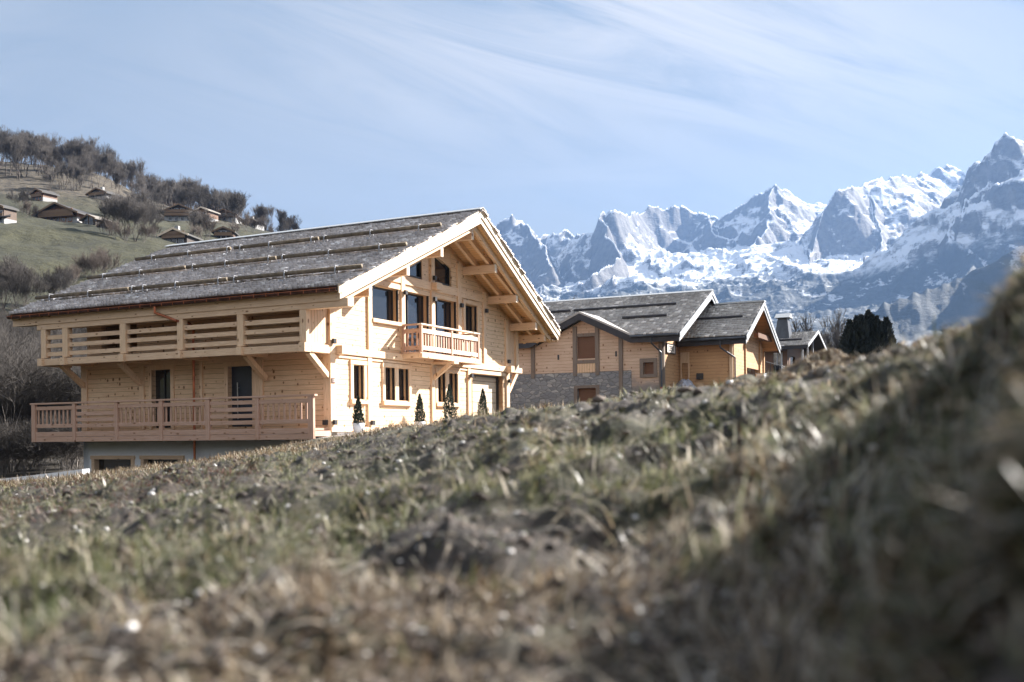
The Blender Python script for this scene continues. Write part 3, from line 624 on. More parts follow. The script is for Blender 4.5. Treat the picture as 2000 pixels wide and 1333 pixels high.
# resample on an even grid, smooth once
_pa = np.linspace(TC[0], TC[-1], 700); _lr = np.linspace(math.log(.2), math.log(1600), 420)
_g = np.array([np.interp(_lr, LY, TZ[i]) for i in range(len(cols))]); _G = np.array([np.interp(_pa, TC, _g[:, j]) for j in range(len(_lr))]).T
def _sm(a, n, ax):
    k = np.hanning(n+2)[1:-1]; k /= k.sum(); p = [(0, 0), (0, 0)]; p[ax] = (n//2, n//2)
    q = np.pad(a, p, mode='edge'); return np.apply_along_axis(lambda v: np.convolve(v, k, 'valid'), ax, q)
_G = _sm(_sm(_G, 21, 0), 15, 1)
def bumps(x, y, r):
    fade = np.clip((40-r)/25, 0, 1)
    near = .028*fbm(x*7, y*7, 3, 5)*np.clip(r/1.2, .2, 1)+.080*fbm(x*2.1, y*2.1, 3, 9)*np.clip(r/2.5, .05, 1)+.035*np.clip(fbm(x*4.3, y*4.3, 2, 55)*2, -.6, 1)*np.clip(r/2, .1, 1)+.07*fbm(x*.55, y*.55, 3, 21)*np.clip((r-3)/8, 0, 1)
    clod = .10*np.clip(ridged(x*3.1, y*3.1, 3, 77)-.55, 0, 1)*np.clip(r/3, 0, 1)
    farb = np.clip((r-110)/80, 0, 1)*(1.6*fbm(x/18, y/18, 4, 31)+.45*fbm(x/4., y/4., 3, 33))
    return (near+clod)*fade+farb
def hump(x, y):     # a single tussock mound on the right
    return .145*np.exp(-(((x-1.52)/.17)**2+((y-5.2)/.3)**2))
def gz(x, y, b=True):
    x = np.asarray(x, float); y = np.asarray(y, float); r = np.maximum(np.hypot(x, y), .2); ph = np.clip(np.arctan2(x, y), TC[0], TC[-1]-1e-6)
    i = (ph-_pa[0])/(_pa[1]-_pa[0]); j = np.clip((np.log(r*np.cos(np.clip(ph, -.6, .6)))-_lr[0])/(_lr[1]-_lr[0]), 0, 418.999); i0 = np.floor(i).astype(int); j0 = np.floor(j).astype(int); fi = i-i0; fj = j-j0
    i1 = np.minimum(i0+1, 699)
    z = (_G[i0, j0]*(1-fi)+_G[i1, j0]*fi)*(1-fj)+(_G[i0, j0+1]*(1-fi)+_G[i1, j0+1]*fi)*fj
    z = z-.04*np.exp(-((np.log(r)-2.15)/.75)**2)*np.clip((ph+.26)/.08, 0, 1)*np.clip((.33-ph)/.05, 0, 1)-.045*np.exp(-((ph-.432)/.03)**2)*np.clip(r-.8, 0, 1)*np.clip((6-r)/3, 0, 1)
    return z+hump(x, y)+(bumps(x, y, r) if b else 0)
def rowof(x, y, z): u, v = F*x/y, -F*z/y; return YH+v-u*.011
def at(px, row, y0=100, y1=640):      # the place on the hillside seen at that column and row
    ys = np.linspace(y0, y1, 1500); xs_ = (px-1000)/F*ys; z = gz(xs_, ys, False); rr = rowof(xs_, ys, z)
    k = np.argmax(rr <= row) if (rr <= row).any() else len(ys)-1
    return float(xs_[k]), float(ys[k]), float(gz(xs_[k], ys[k]))
ang = np.concatenate([np.linspace(-math.pi, -.62, 46)[:-1], np.linspace(-.62, .62, 820), np.linspace(.62, math.pi, 46)[1:]])
rad = np.exp(np.linspace(math.log(.2), math.log(1500), 560))
AA, RR = np.meshgrid(ang, rad, indexing='ij'); GX = RR*np.sin(AA); GY = RR*np.cos(AA); GZ = gz(GX, GY)
na, nr = AA.shape; idx = np.arange(na*nr).reshape(na, nr)
Fq = np.stack([idx[:-1, :-1], idx[:-1, 1:], idx[1:, 1:], idx[1:, :-1]], -1).reshape(-1, 4)
V = np.stack([GX, GY, GZ], -1).reshape(-1, 3); V = np.vstack([V, [[0, 0, -.36]]]); c0 = len(V)-1
Ft = np.stack([np.full(na-1, c0), idx[:-1, 0], idx[1:, 0]], -1)
b, fin = mat('meadow_ground'); p = b.pos(); x_, y_, z_ = b.sep(p); dist = b.vmath('LENGTH', p)
n_f = b.noise(p, 14, 5, .65); n_m = b.noise(p, 2.2, 5, .6); n_l = b.noise(p, .35, 4, .6)
soil = b.mix(b.ramp(n_f, .3, .7), (.010, .008, .006), (.045, .034, .027))
grs = b.mix(b.ramp(n_f, .3, .7), (.02, .022, .010), (.075, .066, .04))
near = b.mix(b.ramp(b.math('ADD', b.math('MULTIPLY', n_m, .6), b.math('MULTIPLY', n_l, .4)), .46, .56), soil, grs)
n_h = b.noise(b.vmath('MULTIPLY', p, (1, 1, .5)), .055, 6, .62); n_h2 = b.noise(p, .4, 4, .7); n_h3 = b.noise(p, 1.9, 3, .7)
mead = b.mix(b.ramp(b.math('ADD', b.math('MULTIPLY', n_h, .5), b.math('ADD', b.math('MULTIPLY', n_h2, .3), b.math('MULTIPLY', n_h3, .2))), .38, .62), (.015, .016, .005), (.038, .037, .013))
hill = b.mix(b.ramp(b.math('ADD', z_, b.math('MULTIPLY', n_h, 30)), 78, 96), mead, b.mix(b.ramp(n_h2, .35, .65), (.022, .017, .013), (.09, .074, .05)))
thick = b.mix(b.ramp(n_h2, .3, .7), (.012, .010, .008), (.04, .033, .024))
hill = b.mix(b.math('MULTIPLY', b.ramp(dist, 50, 62), b.ramp(dist, 105, 135, 1, 0)), hill, thick)
grav = b.mix(b.ramp(b.vor(p, 22), 0, .6), (.16, .15, .14), (.5, .48, .46))
hp = b.vmath('ADD', p, (-CX-1.5, -CD-2.5, 0))
col = b.mix(b.ramp(dist, 28, 50), near, hill)
gm = b.math('MULTIPLY', b.ramp(b.math('ADD', b.vmath('LENGTH', b.vmath('MULTIPLY', hp, (1, 1, 0))), b.math('MULTIPLY', n_l, 2)), 6.5, 7.5, 1, 0), b.ramp(z_, -.1, .0))
col = b.mix(gm, col, grav)
hgt = b.math('ADD', b.math('MULTIPLY', n_f, b.ramp(dist, 5, 40, .03, .0)), b.math('MULTIPLY', n_h2, b.ramp(dist, 90, 200, 0, .8)))
M_ground = fin(col, .9, b.bump(hgt, .8, 1.0))
npobj('ground', V, [Fq, Ft], M_ground, smooth=True, kind='structure')
# ------------------------------------------------------------ grass: blades over the near slope
def blades(name, N, rmin, rmax, amin, amax, L, W, m, seed, lean=.8, mask=None, curve=.5, clump=0, power=1.0, **kw):
    rg = np.random.default_rng(seed)
    t = rg.uniform(0, 1, N)**power; r = np.exp(math.log(rmin)+t*(math.log(rmax)-math.log(rmin))); a = rg.uniform(amin, amax, N)
    x = r*np.sin(a); y = r*np.cos(a)
    if clump:
        s_ = clump*np.clip(r/3, .35, 4); gxn = rg.normal(0, .3, N); gyn = rg.normal(0, .3, N)
        cx_, cy_ = np.round(x/s_+rg.uniform(-.3, .3, N)), np.round(y/s_); jx = _h(cx_, cy_, 5); jy = _h(cx_, cy_, 9); x = (cx_+jx)*s_+gxn*s_; y = (cy_+jy)*s_+gyn*s_; r = np.hypot(x, y)
    if mask is not None:
        k = mask(x, y, r) > rg.uniform(0, 1, len(x)); x, y, r = x[k], y[k], r[k]
    n = len(x); z = gz(x, y)
    sc_ = np.clip(r*.22, 1, 6) if rmax > 5 else np.ones(n)
    Ln = L*rg.uniform(.45, 1.5, n)*np.clip(sc_**.35, 1, 2); Wd = W*rg.uniform(.6, 1.5, n)*sc_*(1+1.1*np.exp(-r/1.6))
    base_a = (vn(x*5, y*5, 71)*2-1)*3.0+rg.normal(0, .9, n)
    le = np.abs(lean+rg.normal(0, .35, n)+(vn(x*2, y*2, 14)-.5)*.5)
    hx, hy = np.cos(base_a), np.sin(base_a); px_, py_ = -hy, hx; tw = rg.uniform(-1, 1, n)
    P0 = np.stack([x, y, z-.004], 1); out = []
    K = 4
    for i in range(K):
        s = i/(K-1); ang_ = le*(1+curve*s); ww = Wd*(1-s**1.5*.92)*.5
        q = P0+np.stack([hx*np.sin(ang_)*Ln*s, hy*np.sin(ang_)*Ln*s, np.cos(ang_)*Ln*s+.0], 1)
        dv = np.stack([px_*ww, py_*ww, tw*ww*.4], 1); out += [q-dv, q+dv]
    V = np.stack(out, 1).reshape(-1, 3); b0 = np.arange(n)[:, None]*(2*K)
    Fq = np.concatenate([b0+np.array([2*i, 2*i+1, 2*i+3, 2*i+2]) for i in range(K-1)])
    return npobj(name, V, Fq, m, **kw)
def grassmat(name, stops, rough=.36, transl=.5):
    b, fin = mat(name); r = b.island(); c = b.cramp(r, stops)
    n = b.noise(b.pos(), 1.1, 3); c = b.mix(b.ramp(n, .35, .65), c, b.mix(1, c, (.72, .66, .6), 'MULTIPLY'))
    m = fin(c, rough, Specular_IOR_Level=.5); pr = m.node_tree.nodes['Principled BSDF']
    tr = b.node('ShaderNodeBsdfTranslucent'); b.put(tr.inputs[0], c); ms = b.node('ShaderNodeMixShader'); ms.inputs[0].default_value = transl
    b.l.new(pr.outputs[0], ms.inputs[1]); b.l.new(tr.outputs[0], ms.inputs[2]); b.l.new(ms.outputs[0], m.node_tree.nodes['Material Output'].inputs[0]); return m
M_green = grassmat('winter_grass', [(0, (.018, .024, .010)), (.25, (.06, .075, .03)), (.6, (.17, .185, .09)), (.85, (.34, .34, .22)), (1, (.68, .65, .54))])
M_straw = grassmat('dry_grass', [(0, (.045, .03, .018)), (.3, (.12, .08, .048)), (.6, (.24, .18, .115)), (.85, (.42, .35, .25)), (1, (.72, .66, .55))], .4)
M_leaf = grassmat('pale_glint_leaf', [(0, (.3, .26, .2)), (.5, (.45, .41, .34)), (1, (.66, .62, .56))], .4)  # paleness puts bright glints into the leaf colour
M_red_g = grassmat('reddish_stubble', [(0, (.035, .02, .018)), (.5, (.10, .055, .045)), (1, (.22, .14, .12))], .5)
gmask = lambda x, y: np.clip((fbm(x*1.3, y*1.3, 3, 3)+fbm(x*.4, y*.4, 2, 8)*.8+.05)*5, 0, 1)
AX = .70
blades('green_grass', 335000, .42, 30, -AX, AX, .052, .0028, M_green, 1, .95, lambda x, y, r: .05+.95*gmask(x, y), clump=.05, power=.85, kind='stuff', label='short winter grass over the near slope', cat='grass')
blades('dry_grass', 225000, .42, 38, -AX, AX, .060, .0028, M_straw, 2, 1.15, lambda x, y, r: .1+.9*np.clip((fbm(x*1.1, y*1.1, 3, 43)+.02)*5, 0, 1), clump=.06, kind='stuff', label='dry straw coloured grass over the near slope', cat='dry grass')
blades('straw_tufts', 90000, 12, 44, -.62, .1, .075, .0034, M_straw, 4, .9, lambda x, y, r: (.2+.8*np.clip((fbm(x*.8, y*.8, 3, 63)+.3)*3, 0, 1))*((x < -7.2) | (y < 26)), clump=.1, power=.8, kind='stuff', label='straw tufts at the crest below the chalet terrace', cat='dry grass')
blades('reddish_stubble', 30000, 5, 15, -.55, -.24, .05, .004, M_red_g, 6, 1.1, lambda x, y, r: np.clip((fbm(x*.7, y*.7, 2, 93)+.4)*2, 0, 1), kind='stuff', label='reddish brown dead plants on the left of the slope', cat='dead plants')
blades('bank_grass', 16000, .9, 3.4, .28, AX, .075, .0042, M_green, 31, 1.1, None, .8, clump=.12, kind='stuff', label='long blurred grass on the near right bank', cat='grass')
blades('bank_straw', 9000, .9, 3.4, .22, AX, .08, .0045, M_straw, 32, 1.15, None, .9, clump=.12, kind='stuff', label='long dry blades on the near right bank', cat='dry grass')
blades('long_blades', 7000, .7, 4.5, -AX, .3, .10, .0038, M_green, 33, .7, lambda x, y, r: gmask(x, y), 1.0, clump=.15, kind='stuff', label='long bent green blades in the near grass', cat='grass')
blades('bank_leaves', 1300, 1.3, 3.6, .18, AX, .07, .006, M_leaf, 34, .9, None, .9, clump=.3, kind='stuff', label='pale bent leaves added as bright glints on the near right bank', cat='dead leaves')  # added for bright spots on the shadowed bank
# tussock mound
def mound():
    rg = np.random.default_rng(5); n = 9000
    x = 1.52+rg.normal(0, .17, n); y = 5.2+rg.normal(0, .28, n); z = gz(x, y); a = np.arctan2(y-5.2, x-1.52)+rg.normal(0, .5, n); L = rg.uniform(.05, .12, n); out = []
    for i in range(4):
        s = i/3; an = .5+1.3*s; w_ = .0035*(1-s*.85); q = np.stack([x+np.cos(a)*np.sin(an)*L*s, y+np.sin(a)*np.sin(an)*L*s, z+np.cos(an)*L*s+.0], 1); dv = np.stack([-np.sin(a)*w_, np.cos(a)*w_, 0*a], 1); out += [q-dv, q+dv]
    V = np.stack(out, 1).reshape(-1, 3); b0 = np.arange(n)[:, None]*8
    npobj('grass_tussock', V, np.concatenate([b0+np.array([2*i, 2*i+1, 2*i+3, 2*i+2]) for i in range(3)]), M_straw, kind='stuff', label='rounded straw tussock on the right of the slope', cat='grass tussock')
mound()
# clods and small stones
def clods(name, N, size, m, seed, rmin, rmax, **kw):
    rg = np.random.default_rng(seed); r = np.exp(rg.uniform(math.log(rmin), math.log(rmax), N)); a = rg.uniform(-AX, AX, N); x = r*np.sin(a); y = r*np.cos(a); z = gz(x, y)
    ico = np.array([(0, 0, 1), (.894, 0, .447), (.276, .851, .447), (-.724, .526, .447), (-.724, -.526, .447), (.276, -.851, .447), (.724, .526, -.447), (-.276, .851, -.447), (-.894, 0, -.447), (-.276, -.851, -.447), (.724, -.526, -.447), (0, 0, -1)])
    fc = np.array([(0, 1, 2), (0, 2, 3), (0, 3, 4), (0, 4, 5), (0, 5, 1), (1, 6, 2), (2, 7, 3), (3, 8, 4), (4, 9, 5), (5, 10, 1), (6, 7, 2), (7, 8, 3), (8, 9, 4), (9, 10, 5), (10, 6, 1), (11, 7, 6), (11, 8, 7), (11, 9, 8), (11, 10, 9), (11, 6, 10)])
    s_ = size*rg.uniform(.3, 1, N)**2*1.6*np.clip(r*.35, 1, 1.9); V = ico[None]*(1+rg.normal(0, .18, (N, 12, 1)))*np.stack([s_, s_*rg.uniform(.6, 1.3, N), s_*rg.uniform(.4, .8, N)], 1)[:, None]
    V = V+np.stack([x, y, z], 1)[:, None]; Fq = (fc[None]+np.arange(N)[:, None, None]*12).reshape(-1, 3)
    npobj(name, V.reshape(-1, 3), Fq, m, **kw)
b, fin = mat('dark_soil'); M_soil = fin(b.mix(b.island(), (.022, .017, .014), (.11, .085, .07)), .85, b.bump(b.noise(b.pos(), 60, 4), .5, .01))
b, fin = mat('pale_pebbles'); M_peb = fin(b.mix(b.island(), (.2, .19, .18), (.7, .68, .66)), .3, Specular_IOR_Level=.7)
clods('earth_clods', 9000, .013, M_soil, 11, .6, 22, kind='stuff', label='dark clods of earth between the grass', cat='earth')
clods('pale_stones', 3000, .007, M_peb, 12, 1.3, 22, kind='stuff', label='small pale stones strewn on the slope', cat='stones')
# a few broad dead leaves of the near grass
blades('dead_leaves', 5500, .9, 7, -AX, AX, .085, .006, M_leaf, 21, 1.15, None, .5, kind='stuff', label='broad dead leaves lying in the near grass', cat='dead leaves')
# ------------------------------------------------------------ neighbouring chalet with stone base (same axes as the big one)
M_nw = wood('weathered_planks', (.66, .51, .40), 'h', .2, .6, .3, weather=((.24, .215, .20), .2, 2.6))
M_nw2 = wood('honey_planks', (.60, .375, .20), 'h', .2, .4, .25)
M_oldv = wood('grey_old_uprights', (.20, .165, .14), 'v', 0, .2, .3)
M_brownsh = wood('brown_shutter', (.15, .07, .035), 'h', .09, 0, .2)
b, fin = mat('stone_masonry'); o_ = b.obj(); sv = b.vmath('MULTIPLY', b.vmath('ADD', o_, b.vmath('MULTIPLY', b.noise(o_, 1.7, 2, fac=False), (.25, .25, .25))), (2.4, 2.4, 4.6))
cc_ = b.sep(b.vor(sv, 1, out='Color')); ed = b.vor(sv, 1, 'DISTANCE_TO_EDGE')
st = b.cramp(cc_[0], [(0, (.22, .225, .235)), (.4, (.29, .295, .305)), (.75, (.36, .355, .345)), (.95, (.46, .44, .42)), (1, (.52, .5, .48))])
st = b.mix(b.math('MULTIPLY', b.noise(o_, 9, 4), .5), st, (.18, .18, .185))
M_stone = fin(b.mix(b.ramp(ed, .0, .07, 1, 0), st, (.17, .17, .175)), .9, b.bump(b.ramp(ed, 0, .12), .8, .04))
nb = empty('stone_and_wood_chalet', hw(28, -3.4, 1.9), RZ, label='older chalet with grey stone ground floor, weathered planks and dark cross gable', cat='chalet')
def shift(mb, o=(28, -3.4, 1.9)): mb.v = [(q[0]-o[0], q[1]-o[1], q[2]-o[2]) for q in mb.v]; return mb
def N(mb, name, m, **kw): return shift(mb).obj(name, m, nb, **kw)
def NC(mb, name, m, par, **kw): o = shift(mb).obj(name, m, nb, **kw); o.parent = par; return o
AN, ZN, SN, EN = 34.4, 9.1, .461, 27.35; nz = lambda X: ZN-SN*abs(X-AN)
low_o = [(.85, 2.07, 0, 2.78)]
N(wall(MB(), -1.43, 15, .4, 3.75, low_o, lambda u, z: (27.95, u, z), (.4, 0, 0)), 'stone_wall', M_stone)
N(MB().box(27.97, 28.3, -3.4, -1.432, .4, 2.2), 'stone_wall', M_stone)
gcl = [((.462, 1), 6.97+.462*1.62), ((-.462, 1), 6.97-.462*1.62)]
w_ = wall(MB(), -1.42, 4.9, 3.752, 7.2, [(.87, 2.07, 4.6, 5.95)], lambda u, z: (28, u, z), (.3, 0, 0), [((.462, 1), 6.99+.462*1.62), ((-.462, 1), 6.99-.462*1.62)])
wall(w_, 4.9, 15, 3.752, 5.9, [], lambda u, z: (28, u, z), (.3, 0, 0)); wall(w_, -3.4, -1.42, 2.202, 5.95, [(-2.85, -2.2, 3.5, 4.2)], lambda u, z: (28, u, z), (.3, 0, 0))
N(w_, 'plank_wall', M_nw)
for y0, y1, z0, z1 in ((2.08, 2.34, 3.55, 6.6), (.62, .86, 3.55, 6.5), (-.9, -.66, 2.3, 5.9), (4.95, 5.2, 3.5, 5.7), (-3.42, -3.18, 1.6, 5.7)): N(MB().box(27.9, 28.05, y0, y1, z0, z1), 'post', M_oldv)
N(MB().box(27.92, 28.1, .64, 2.32, 4.3, 4.5), 'window_sill', M_oldv); N(MB().box(27.94, 28.05, .86, 2.08, 5.95, 6.15), 'lintel', M_oldv); N(MB().box(27.95, 28.03, .87, 2.07, 3.7, 4.29), 'apron_planks', M_vpl)
fo = N(MB().box(28.12, 28.16, .87, 2.07, 4.5, 5.95), 'upper_window', M_brownsh)
fo = N(MB().box(27.93, 28.05, .62, .85, 1, 2.95).box(27.93, 28.05, 2.07, 2.3, 1, 2.95).box(27.93, 28.05, .85, 2.07, 2.78, 2.95), 'lower_window', M_oldv); NC(MB().box(28.15, 28.2, .85, 2.07, .6, 2.78), 'shutter', M_brownsh, fo)
fo = N(MB().box(27.93, 28.04, -3.06, -2.85, 3.3, 4.45).box(27.93, 28.04, -2.2, -1.98, 3.3, 4.45).box(27.92, 28.04, -2.85, -2.2, 4.2, 4.45).box(27.92, 28.04, -2.85, -2.2, 3.3, 3.5), 'small_window', M_oldv); NC(MB().box(28.15, 28.2, -2.85, -2.2, 3.5, 4.2), 'shutter', M_brownsh, fo)
for y, z in ((3.35, 4.75), (-.47, 4.8)): N(MB().box(27.99, 28.02, y-.06, y+.06, z-.16, z+.16), 'wall_slit', M_black)
N(MB().box(27.96, 28.05, -1.4, 15, 3.7, 3.78), 'base_rail', M_oldv); N(MB().box(27.95, 28.05, -3.4, -1.42, 2.2, 2.42), 'base_rail', M_oldv)
# porch wall (gable side, sunlit) with name sign, and the far gable
gp = [(28, 1.8), (40.8, 1.8), (40.8, nz(40.8)-.45), (AN, nz(AN)-.45), (28, nz(28)-.3)]
N(MB().prism([(x, -3.4, z) for x, z in gp], (0, .25, 0)), 'gable_wall', M_nw2)
N(MB().box(28.0, 28.25, -3.47, -3.3, 1.9, 5.7), 'post', M_oldv)
sg = N(MB().box(28.65, 30.3, -3.47, -3.44, 4.82, 5.32), 'name_sign', M_cream)
NC(MB().box(28.6, 28.68, -3.49, -3.42, 4.77, 5.37).box(30.27, 30.35, -3.49, -3.42, 4.77, 5.37).box(28.68, 30.27, -3.49, -3.42, 4.77, 4.83).box(28.68, 30.27, -3.49, -3.42, 5.31, 5.37), 'sign_frame', M_black, sg)
text('CERT', .46, M_black, sg, (29.47-28, -3.485+3.4, 5.07-1.9), (R(90), 0, 0))
# roof of the long part, cut out round the cross gable
nr_ = MB(); y0, y1 = -4.65, 17
for poly in ([(EN, y0), (AN, y0), (AN, -1.65), (EN, -1.65)], [(EN, -1.65), (AN, -1.65), (AN, 1.62), (30.75, 1.62)], [(30.75, 1.62), (AN, 1.62), (AN, 5.0), (EN, 5.0)], [(EN, 5.0), (AN, 5.0), (AN, y1), (EN, y1)], [(AN, y0), (41.45, y0), (41.45, y1), (AN, y1)]):
    nr_.prism([(x, y, nz(x)-.3) for x, y in poly], (0, 0, .28))
NR = N(nr_, 'roof', M_slate_b)
def shakes2(name, O, V, L, ya, yb, e, par, seed, off, skip=None, m=None):
    o = shakes(name, m or M_shake2, O, V, L, lambda t: ya, lambda t: yb, e, .22, par, .08, seed=seed)
    me = o.data; n = len(me.vertices); co = np.empty(n*3, np.float32); me.vertices.foreach_get('co', co); co = co.reshape(-1, 3)
    if skip is not None:
        c = co.reshape(-1, 6, 3).mean(1); k = skip(c[:, 0], c[:, 1]); q = co.reshape(-1, 6, 3); q[k] = q[k][:, :1]*0+np.array([AN, 0, ZN-.6]); co = q.reshape(-1, 3)
    co = co-np.array(off, np.float32); me.vertices.foreach_set('co', np.ascontiguousarray(co, np.float32).ravel()); me.update(); return o
un = lambda dx, dz: (dx/math.hypot(dx, dz), dz/math.hypot(dx, dz))
cut = lambda X, Y: (X < 30.75) & (Y > -1.65+(X-EN)*.96) & (Y < 5.0-(X-EN)*.99)
OFFN = (28, -3.4, 1.9)
shakes2('shake_covering', (EN-.06, nz(EN)-.03), un(7.05, SN*7.05), 7.79, y0+.05, y1, .3, NR, 21, OFFN, cut)
shakes2('shake_covering', (41.5, nz(EN)-.03), un(-7.05, SN*7.05), 7.79, y0+.05, y1, .4, NR, 22, OFFN)
cg = MB(); ap, bk = (EN-.1, 1.62, 7.44), (30.8, 1.62, 7.44)
cg.prism([ap, bk, (EN-.1, -1.68, 5.9)], (0, 0, -.12)); cg.prism([ap, (EN-.1, 5.05, 5.88), bk], (0, 0, -.12)); cgo = NC(cg, 'cross_gable_roof', M_shake2, NR)
# dark fascia following the eave and the cross gable
fs = MB(); pts = [(-4.62, 5.83), (-1.65, 5.86), (1.62, 7.42), (5.0, 5.86), (16.9, 5.83)]
for (ya, za), (yb, zb) in zip(pts, pts[1:]): fs.hexa([(EN-.08, ya, za-.5), (EN+.0, ya, za-.5), (EN+.0, yb, zb-.5), (EN-.08, yb, zb-.5), (EN-.08, ya, za-.02), (EN, ya, za-.02), (EN, yb, zb-.02), (EN-.08, yb, zb-.02)])
NC(fs, 'fascia_board', M_slate_b, NR)
so = MB()
for (ya, za), (yb, zb) in zip(pts, pts[1:]): so.hexa([(EN, ya, za-.46), (28, ya, za-.30), (28, yb, zb-.30), (EN, yb, zb-.46), (EN, ya, za-.43), (28, ya, za-.27), (28, yb, zb-.27), (EN, yb, zb-.43)])
NC(so, 'soffit', M_nw2, NR)
def barge2(par, fn, a0, a1, am, zf, y, off, m1, m2):
    for nm, m, d0, d1, dy in (('bargeboard', m1, -.26, .0, -.05), ('bargeboard', m1, -.5, -.29, .0), ('bargeboard_joint', m2, -.54, -.02, .03)):
        mb = MB()
        for x in (a0, a1): mb.hexa([(am, y+dy, zf(am)+d0), (x, y+dy, zf(x)+d0), (x, y+dy+.05, zf(x)+d0), (am, y+dy+.05, zf(am)+d0), (am, y+dy, zf(am)+d1), (x, y+dy, zf(x)+d1), (x, y+dy+.05, zf(x)+d1), (am, y+dy+.05, zf(am)+d1)])
        o = shift(mb, off).obj(nm, m, par.parent); o.parent = par
barge2(NR, None, EN-.1, 41.5, AN, nz, -4.68, OFFN, M_zincl, M_slate_b)
mb = MB()
for s_ in (-1, 1): mb.hexa([(AN, y0-.1, ZN+.06), (AN+s_*.25, y0-.1, ZN-.05), (AN+s_*.25, y1, ZN-.05), (AN, y1, ZN+.06), (AN, y0-.1, ZN+.1), (AN+s_*.26, y0-.1, ZN-.01), (AN+s_*.26, y1, ZN-.01), (AN, y1, ZN+.1)])
NC(mb, 'ridge_cap', M_zincl, NR)
def nlog(X, ya, yb, zf=nz):
    NC(MB().tube((X, ya, zf(X)+.17), (X, yb, zf(X)+.17), .08, k=8), 'snow_guard_log', M_slate_b, NR)
nlog(31.9, -3.1, 3.9); nlog(29.9, -3.1, -.2); nlog(31.9, 4.1, 12)
gt2 = N(MB().tube((EN-.17, -4.6, 5.72), (EN-.17, -1.66, 5.72), .08, k=8), 'gutter', M_zinc)
for pth in ([(EN-.15, -2.95, 5.6), (EN-.1, -2.95, 5.3), (27.85, -3.35, 4.75), (27.85, -3.35, 2.7)],):
    mb = MB()
    for a_, c_ in zip(pth, pth[1:]): mb.tube(a_, c_, .05)
    NC(MB().tube((27.85, -3.35, 2.7), (27.85, -3.35, 1.6), .055), 'downpipe_foot', M_red, gt2); NC(mb, 'downpipe', M_zinc, gt2)
# lower wing with its own gable (garage)
AB, ZB, SB, EB = 35.4, 8.3, .526, 30.65; bz = lambda X: ZB-SB*abs(X-AB)
N(wall(MB(), -6.75, -3.42, 2.0, 5.5, [(-4.0, -3.6, 2, 4.9)], lambda u, z: (31.2, u, z), (.25, 0, 0)), 'wing_wall', M_nw2)
fo = N(MB().box(31.15, 31.3, -3.6, -3.52, 2, 4.95).box(31.15, 31.3, -4.08, -4.0, 2, 4.95).box(31.17, 31.3, -4.0, -3.6, 4.3, 4.95), 'wing_door', M_beamv); NC(MB().box(31.32, 31.36, -4.0, -3.6, 2, 4.3), 'door_leaf', M_nw2, fo)
N(MB().box(31.05, 31.2, -4.95, -4.55, 3.25, 3.62), 'meter_box', M_black); N(MB().box(31.12, 31.3, -6.8, -6.6, 2, 5.5), 'post', M_beamv)
gp = wall(MB(), 31.2, 39.6, 2, 8.3, [(34.6, 38.2, 2, 4.1)], lambda u, z: (u, -6.75, z), (0, .25, 0), [((SB, 1), ZB-.5+SB*AB), ((-SB, 1), ZB-.5-SB*AB)])
N(gp, 'wing_gable_wall', M_nw2); N(MB().box(34.6, 38.2, -6.3, -6.25, 2, 4.1), 'garage_opening', M_brownsh)
for X in (31.25, 34.3, 38.3, 39.45): N(MB().box(X, X+.22, -6.85, -6.74, 2, bz(X)-.8), 'post', M_nw2)
N(MB().box(35, 39.9, -7.5, -7.2, 6.0, 6.3), 'tie_beam', M_brownsh)
br = MB()
for a_, c_ in ((EB, AB), (AB, 2*AB-EB)): br.hexa([(a_, -7.75, bz(a_)-.3), (c_, -7.75, bz(c_)-.3), (c_, -3.1, bz(c_)-.3), (a_, -3.1, bz(a_)-.3), (a_, -7.75, bz(a_)-.02), (c_, -7.75, bz(c_)-.02), (c_, -3.1, bz(c_)-.02), (a_, -3.1, bz(a_)-.02)])
BR = N(br, 'wing_roof', M_slate_b)
shakes2('shake_covering', (EB-.06, bz(EB)-.03), un(4.75, SB*4.75), 5.37, -7.7, -3.4, .3, BR, 23, OFFN)
shakes2('shake_covering', (2*AB-EB+.06, bz(EB)-.03), un(-4.75, SB*4.75), 5.37, -7.7, -3.4, .4, BR, 24, OFFN)
barge2(BR, None, EB-.1, 2*AB-EB+.1, AB, bz, -7.78, OFFN, M_zincl, M_slate_b)
sf = MB()
for a_, c_ in ((EB+.1, AB), (AB, 2*AB-EB-.1)): sf.hexa([(a_, -7.7, bz(a_)-.4), (c_, -7.7, bz(c_)-.4), (c_, -3.3, bz(c_)-.4), (a_, -3.3, bz(a_)-.4), (a_, -7.7, bz(a_)-.34), (c_, -7.7, bz(c_)-.34), (c_, -3.3, bz(c_)-.34), (a_, -3.3, bz(a_)-.34)])
NC(sf, 'soffit', M_nw2, BR)
NC(MB().box(EB-.08, EB, -7.7, -3.45, 5.27, 5.72), 'fascia_board', M_slate_b, BR); NC(MB().box(AB-.25, AB+.25, -7.85, -3.4, ZB-.02, ZB+.07), 'ridge_cap', M_zincl, BR)
nlog2 = NC(MB().tube((33.0, -7.0, bz(33)+.15), (33.0, -3.9, bz(33)+.15), .08), 'snow_guard_log', M_slate_b, BR)
g3 = N(MB().tube((EB-.17, -7.7, 5.62), (EB-.17, -3.5, 5.62), .08), 'wing_gutter', M_zinc); mb = MB()
for a_, c_ in zip([(EB-.15, -6.2, 5.5), (EB-.12, -6.2, 5.1), (31.1, -6.95, 4.5), (31.1, -6.95, 2.0)], [(EB-.12, -6.2, 5.1), (31.1, -6.95, 4.5), (31.1, -6.95, 2.0)]): mb.tube(a_, c_, .05)
NC(mb, 'downpipe', M_zinc, g3)
